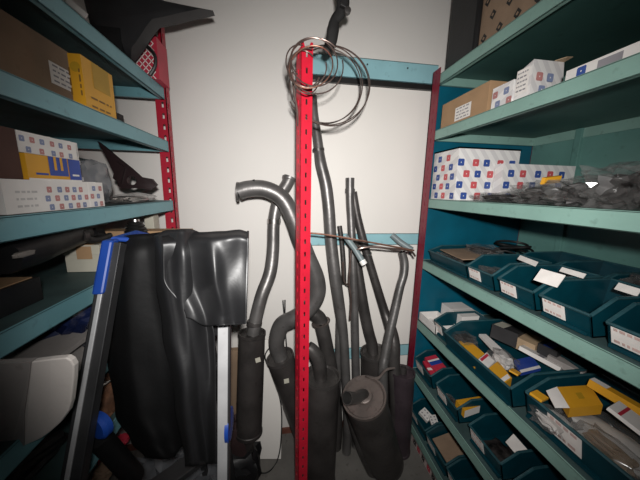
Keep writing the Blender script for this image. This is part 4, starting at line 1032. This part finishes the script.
# 6: pipe on the right
t = thing('exhaust_pipe', V((M1(384, 380, 1.18).x, 1.18, 0)), 'slim curved pipe beside right red post, bowing down to the left', 'pipe')
pipe('pipe', t, [(402, 252, 1.30, 7), (404.5, 262, 1.295, 8), (404, 274, 1.285, 8), (400, 288, 1.275, 8), (395.5, 308, 1.26, 8.5), (390, 332, 1.235, 9), (385.5, 355, 1.21, 9.5), (383, 372, 1.19, 9.5), (383, 420, 1.16, 9.5)], STEEL, hollow=(.03, 0), tofloor=True)
# big muffler with round end towards us
a = P(364, 396.5, y=.97); c = P(390, 476, y=1.16)
d = (c - a).normalized()
t = thing('exhaust_muffler', V((c.x, c.y, 0)), 'fat muffler leaning with its round pale end and pipe stub towards us', 'muffler')
r6 = PW(43, a) / 2
e = a + d * ((a.z - .07) / -d.z) if d.z < 0 else c
can('can', t, a, e, r6, MUFF, MUFFP)
nrm = -d
q = a + nrm * .006
b = B(); b.rings([q, q + nrm * .008, q + nrm * .012], [r6 * .42, r6 * .40, r6 * .30], 24); b.build('inlet_collar', MUFFP, t)
s0 = P(366, 398, y=.97) + nrm * .004
pts = [s0, s0 + nrm * .025 + V((-.006, 0, 0)), P(356, 398, y=.935), P(347, 398, y=.905)]
b = B(); b.curve(pts, [.022, .022, .023, .026], 18, 0, 5, hollow=(0, .05), mic=1); b.build('inlet_stub', [STEELD, SOOT], t)
h = P(378.5, 398, y=.96) + nrm * .004
b = B(); b.rings([h, h + nrm * .008, h + nrm * .010], [.009, .009, .006], 10); b.build('bolt', BRIGHT, t)
b = B(); b.curve([P(366, 376, y=1.0), P(378, 378, y=1.0), P(386, 370, y=1.0), P(395, 368, y=1.0)], [.005, .006, .006, .004], 8); part(b.build('hanger', MUFFP, t), 'pale hanger rod')
# muffler behind right post
a = P(403, 372, y=1.215); c = V((a.x + .005, 1.2, .03)); r7 = .062
t = thing('exhaust_muffler', V((c.x, c.y, 0)), 'purplish-grey muffler standing behind the right red post', 'muffler')
can('can', t, a, c, r7, mat('purplish_steel', (.075, .055, .065), .5, metal=.4, var=.2, scale=9, dirt=.4))
b = B(); b.rings([a + V((0, 0, -.004)), a + V((0, 0, .03))], [.02, .018], 14, hollow=(0, .02)); b.build('neck', STEELD, t)
# low dark pipes between muffler 3 and the fat one
t = thing('exhaust_pipe', V((P(366, 470, y=1.14).x, 1.14, 0)), 'dark pipe on floor leaning under the fat muffler', 'pipe')
pipe('pipe', t, [(350, 405, 1.12, 12), (357, 430, 1.12, 13), (366, 455, 1.12, 13), (376, 478, 1.12, 13)], STEELD, tofloor=True)
# tubes and rods in front of the cluster
t = thing('gas_strut', P(347, 240, y=1.24), 'grey-blue tube with white tip among the exhaust pipes', 'tube')
pts = [P(345, 236, y=1.22), P(355, 249, y=1.19), P(362, 260.5, y=1.165)]
b = B(); b.rings(pts, [PW(6, p) / 2 for p in pts], 14); b.build('tube', TUBEBL, t)
pts = [P(362, 260.5, y=1.165), P(364.5, 264.5, y=1.157)]
b = B(); b.rings(pts, [PW(6.6, p) / 2 for p in pts], 14); part(b.build('end_cap', WHITEPL, t), 'white end cap')
t = thing('gas_strut', P(400, 241, y=1.33), 'grey-green tube slanting behind right red post on middle rail', 'tube')
pts = [P(392, 235, y=1.38), P(400, 242, y=1.35), P(412, 250, y=1.32)]
b = B(); b.rings(pts, [PW(6, p) / 2 for p in pts], 14); b.build('tube', TUBEBL, t)
G = 'copper brake lines'
def line(lst, rad, m, lab, name='brake_line', cat='tube', group=G):
    pts = [P(a, c, y=d) for a, c, d in lst]; b = B(); b.curve(pts, [rad] * len(pts), 8); return tag(b.build(name, m, origin=pts[0]), lab, cat, group)
line([(308, 233, 1.17), (320, 234, 1.165), (340, 237, 1.16), (357, 240, 1.155), (385, 245, 1.15), (414, 250.5, 1.15)], .0042, COPPER, 'longest copper brake line crossing the pipes to right red post')
line([(356, 250, 1.18), (362, 248, 1.17), (372, 247, 1.165), (390, 248.5, 1.16), (406, 250, 1.165), (412, 252, 1.17), (415, 256, 1.18)], .005, COPPERD, 'shorter brown brake line beneath the longest copper one')
line([(362, 247, 1.25), (354, 247, 1.25), (351, 254, 1.25), (350, 268, 1.25), (349, 282, 1.25), (351, 300, 1.25), (350, 320, 1.25)], .005, COPPERD, 'brown bent tube running down in front of the straight upright pipe')
line([(343, 262, 1.255), (343.5, 278, 1.255), (346, 284, 1.25), (350, 286, 1.25)], .004, COPPERD, 'short hooked brown tube beside the longest exhaust pipe')

# coil of brake tubing over the post
t = thing('tubing_coil', P(308, 90, y=.98), 'loose coil of thin brown brake tubing hung on the red post', 'coil')
def loop(cx, cy, rx, ry, tilt, y, dy, a0, a1, rad, m, seed):
    rnd = random.Random(seed); n = 40; pts = []
    for i in range(n + 1):
        a = a0 + (a1 - a0) * i / n; x = rx * math.cos(a); y_ = ry * math.sin(a)
        px = cx + x * math.cos(tilt) - y_ * math.sin(tilt); py = cy - (x * math.sin(tilt) + y_ * math.cos(tilt))
        pts.append(P(px, py, y=y + dy * math.sin(a + .5)))
    b = B(); b.rings(pts, [rad] * len(pts), 7); b.build('tube_loop', m, t)
R_ = math.radians
loop(331, 86, 38, 40, .1, 1.07, .05, R_(-170), R_(120), .0022, COPPERD, 1)
loop(328, 85, 42, 40, .0, 1.09, .05, R_(-150), R_(100), .0022, COPPERD, 2)
loop(326, 84, 36.5, 39, .05, 1.06, .04, R_(-190), R_(125), .0022, COPPERD, 3)
loop(324, 86, 37, 38, -.1, 1.10, .05, R_(-150), R_(115), .0022, COPPERD, 4)
loop(316, 66, 27, 28, .4, .955, .02, R_(20), R_(350), .0022, COPPERD, 5)
loop(314, 62, 23, 25, .6, .95, .02, R_(-20), R_(340), .0022, COPPERD, 6)
loop(311, 67, 23, 20, .7, .945, .02, R_(0), R_(360), .0022, COPPER, 7)
loop(307, 68, 20, 19, .8, .95, .02, R_(30), R_(330), .0022, COPPERD, 8)
loop(303, 66, 16, 22, .4, .96, .03, R_(60), R_(310), .0022, COPPERD, 9)
loop(305, 72, 14, 22, .2, .95, .03, R_(40), R_(320), .0022, COPPERD, 10)
loop(313, 59, 22, 21, .3, 1.04, .02, R_(10), R_(260), .0022, COPPERD, 11)
pts = [P(px, py, y=yy) for px, py, yy in ((292, 72, .97), (294, 92, .985), (297, 110, 1.0), (298, 126, 1.02))]
b = B(); b.curve(pts, [.004] * 4, 7); b.build('loose_end', COPPERD, t)
# black hooked bar hanging from above
t = thing('hanging_bar', P(333, 48, y=1.06), 'black crooked metal bar dropping from above into the coil', 'bar')
pts = [P(px, py, y=1.06) for px, py in ((341, -14), (343, 2), (341, 12), (335, 20), (333, 30), (331, 42), (325, 52))]
b = B(); hw = [.022, .024, .020, .017, .022, .02, .012]
pp_, rr_ = smooth(pts, hw, 6); L_, R2 = [], []
b.rings(pp_, rr_, 12, squash=.4); b.build('bar', BLKM, t, ang=60)
p = P(347, 12, y=1.045); b = B(); b.rings([p, p + V((0, -.012, 0)), p + V((0, -.014, 0))], [.012, .012, .006], 12); part(b.build('bolt_head', STEELD, t), 'greyish bolt head')
p = P(344, 0, y=1.04); b = B(); b.slab(p, (.012, 0, -.004), (.003, 0, .024), (0, .008, 0)); b.build('lug', BLKM, t, smooth=False, bevel=.003)

# white board leaning against the wall, black cable, clutter by the wall
b = B(); A_ = [P(258, 340, y=1.40), P(284, 340, y=1.40)]; Cc = [P(281, 459, z=.003), P(254, 459, z=.003)]
b.prism([A_[0], A_[1], Cc[0], Cc[1]], (0, .014, 0)); 
bd = thing('white_plank', (Cc[1] + Cc[0]) / 2, 'white plank leaning on the wall behind the slim muffler', 'plank')
b.build('plank_board', PANELM, bd, smooth=False, bevel=.001)
p = P(260, 452, y=Cc[0].y + .008); b = B(); b.rings([p, p + V((0, -.002, 0))], [.006, .006], 12); b.build('screw_hole', SOOT, bd)
b = B(); pts = [P(px, py, y=yy) for px, py, yy in ((284, 318, 1.36), (279, 335, 1.345), (268, 350, 1.335), (262, 358, 1.33))] 
pts = [P(285, 300, y=1.37), P(284, 322, y=1.365), P(276, 340, y=1.35), P(265, 356, y=1.33), P(273, 376, y=1.32), P(281, 405, y=1.3), P(281, 440, y=1.27), P(277, 461, z=.005), P(268, 472, z=.005), P(258, 472, z=.005), P(253, 464, z=.005)]
b.curve(pts, [.0035] * len(pts), 8); tag(b.build('cable', RUB, origin=pts[-1]), 'thin black cable looping down beside white plank to the floor', 'cable')
b = B(); p0 = P(228, 352, y=1.36); p1 = P(239, 352, y=1.36); b.box(p0.x, p1.x + .02, 1.37, 1.40, 0.001, p0.z); tag(b.build('brown_board', CARD_D, origin=(p0.x, 1.38, 0), smooth=False), 'brown board upright behind the right ladder rail', 'board')
b = B(); c = P(240, 440, y=1.16); b.blob(c, (.05, .05, .12), 95, .3); tag(b.build('dark_bundle', mat('dark_maroon_cloth', (.03, .012, .012), .8), origin=V((c.x, c.y, .3))), 'dark bundle low between ladder rail and slim muffler', 'bundle')
b = B(); b.blob(V((c.x + .0, c.y - .02, .11)), (.10, .07, .12), 96, .3); tag(b.build('dark_bundle', BLK, origin=V((c.x, c.y, 0.0))), 'black heap on floor below the slim muffler', 'bundle')

# ------------------------------------------------------------------ light: a hand-held torch just above the camera, faint added ambient fill let in by the side left open behind
ld = bpy.data.lights.new('torch', 'SPOT'); ld.energy = 100; ld.spot_size = math.radians(114); ld.spot_blend = 1.0; ld.shadow_soft_size = .022; ld.color = (1.0, .98, .955)
lo = bpy.data.objects.new('torch', ld); COL.objects.link(lo); lo.location = (.02, -.06, H + .09)
tgt = P(345, 232, y=1.4); lo.rotation_euler = (tgt - lo.location).to_track_quat('-Z', 'Y').to_euler()
W = bpy.data.worlds.new('world'); SC.world = W; W.use_nodes = True
W.node_tree.nodes['Background'].inputs['Color'].default_value = (.8, .9, 1, 1); W.node_tree.nodes['Background'].inputs['Strength'].default_value = .02
SC.view_settings.view_transform = 'Standard'; SC.view_settings.look = 'None'; SC.view_settings.exposure = 0; SC.view_settings.gamma = 1; SC.view_settings.use_curve_mapping = False
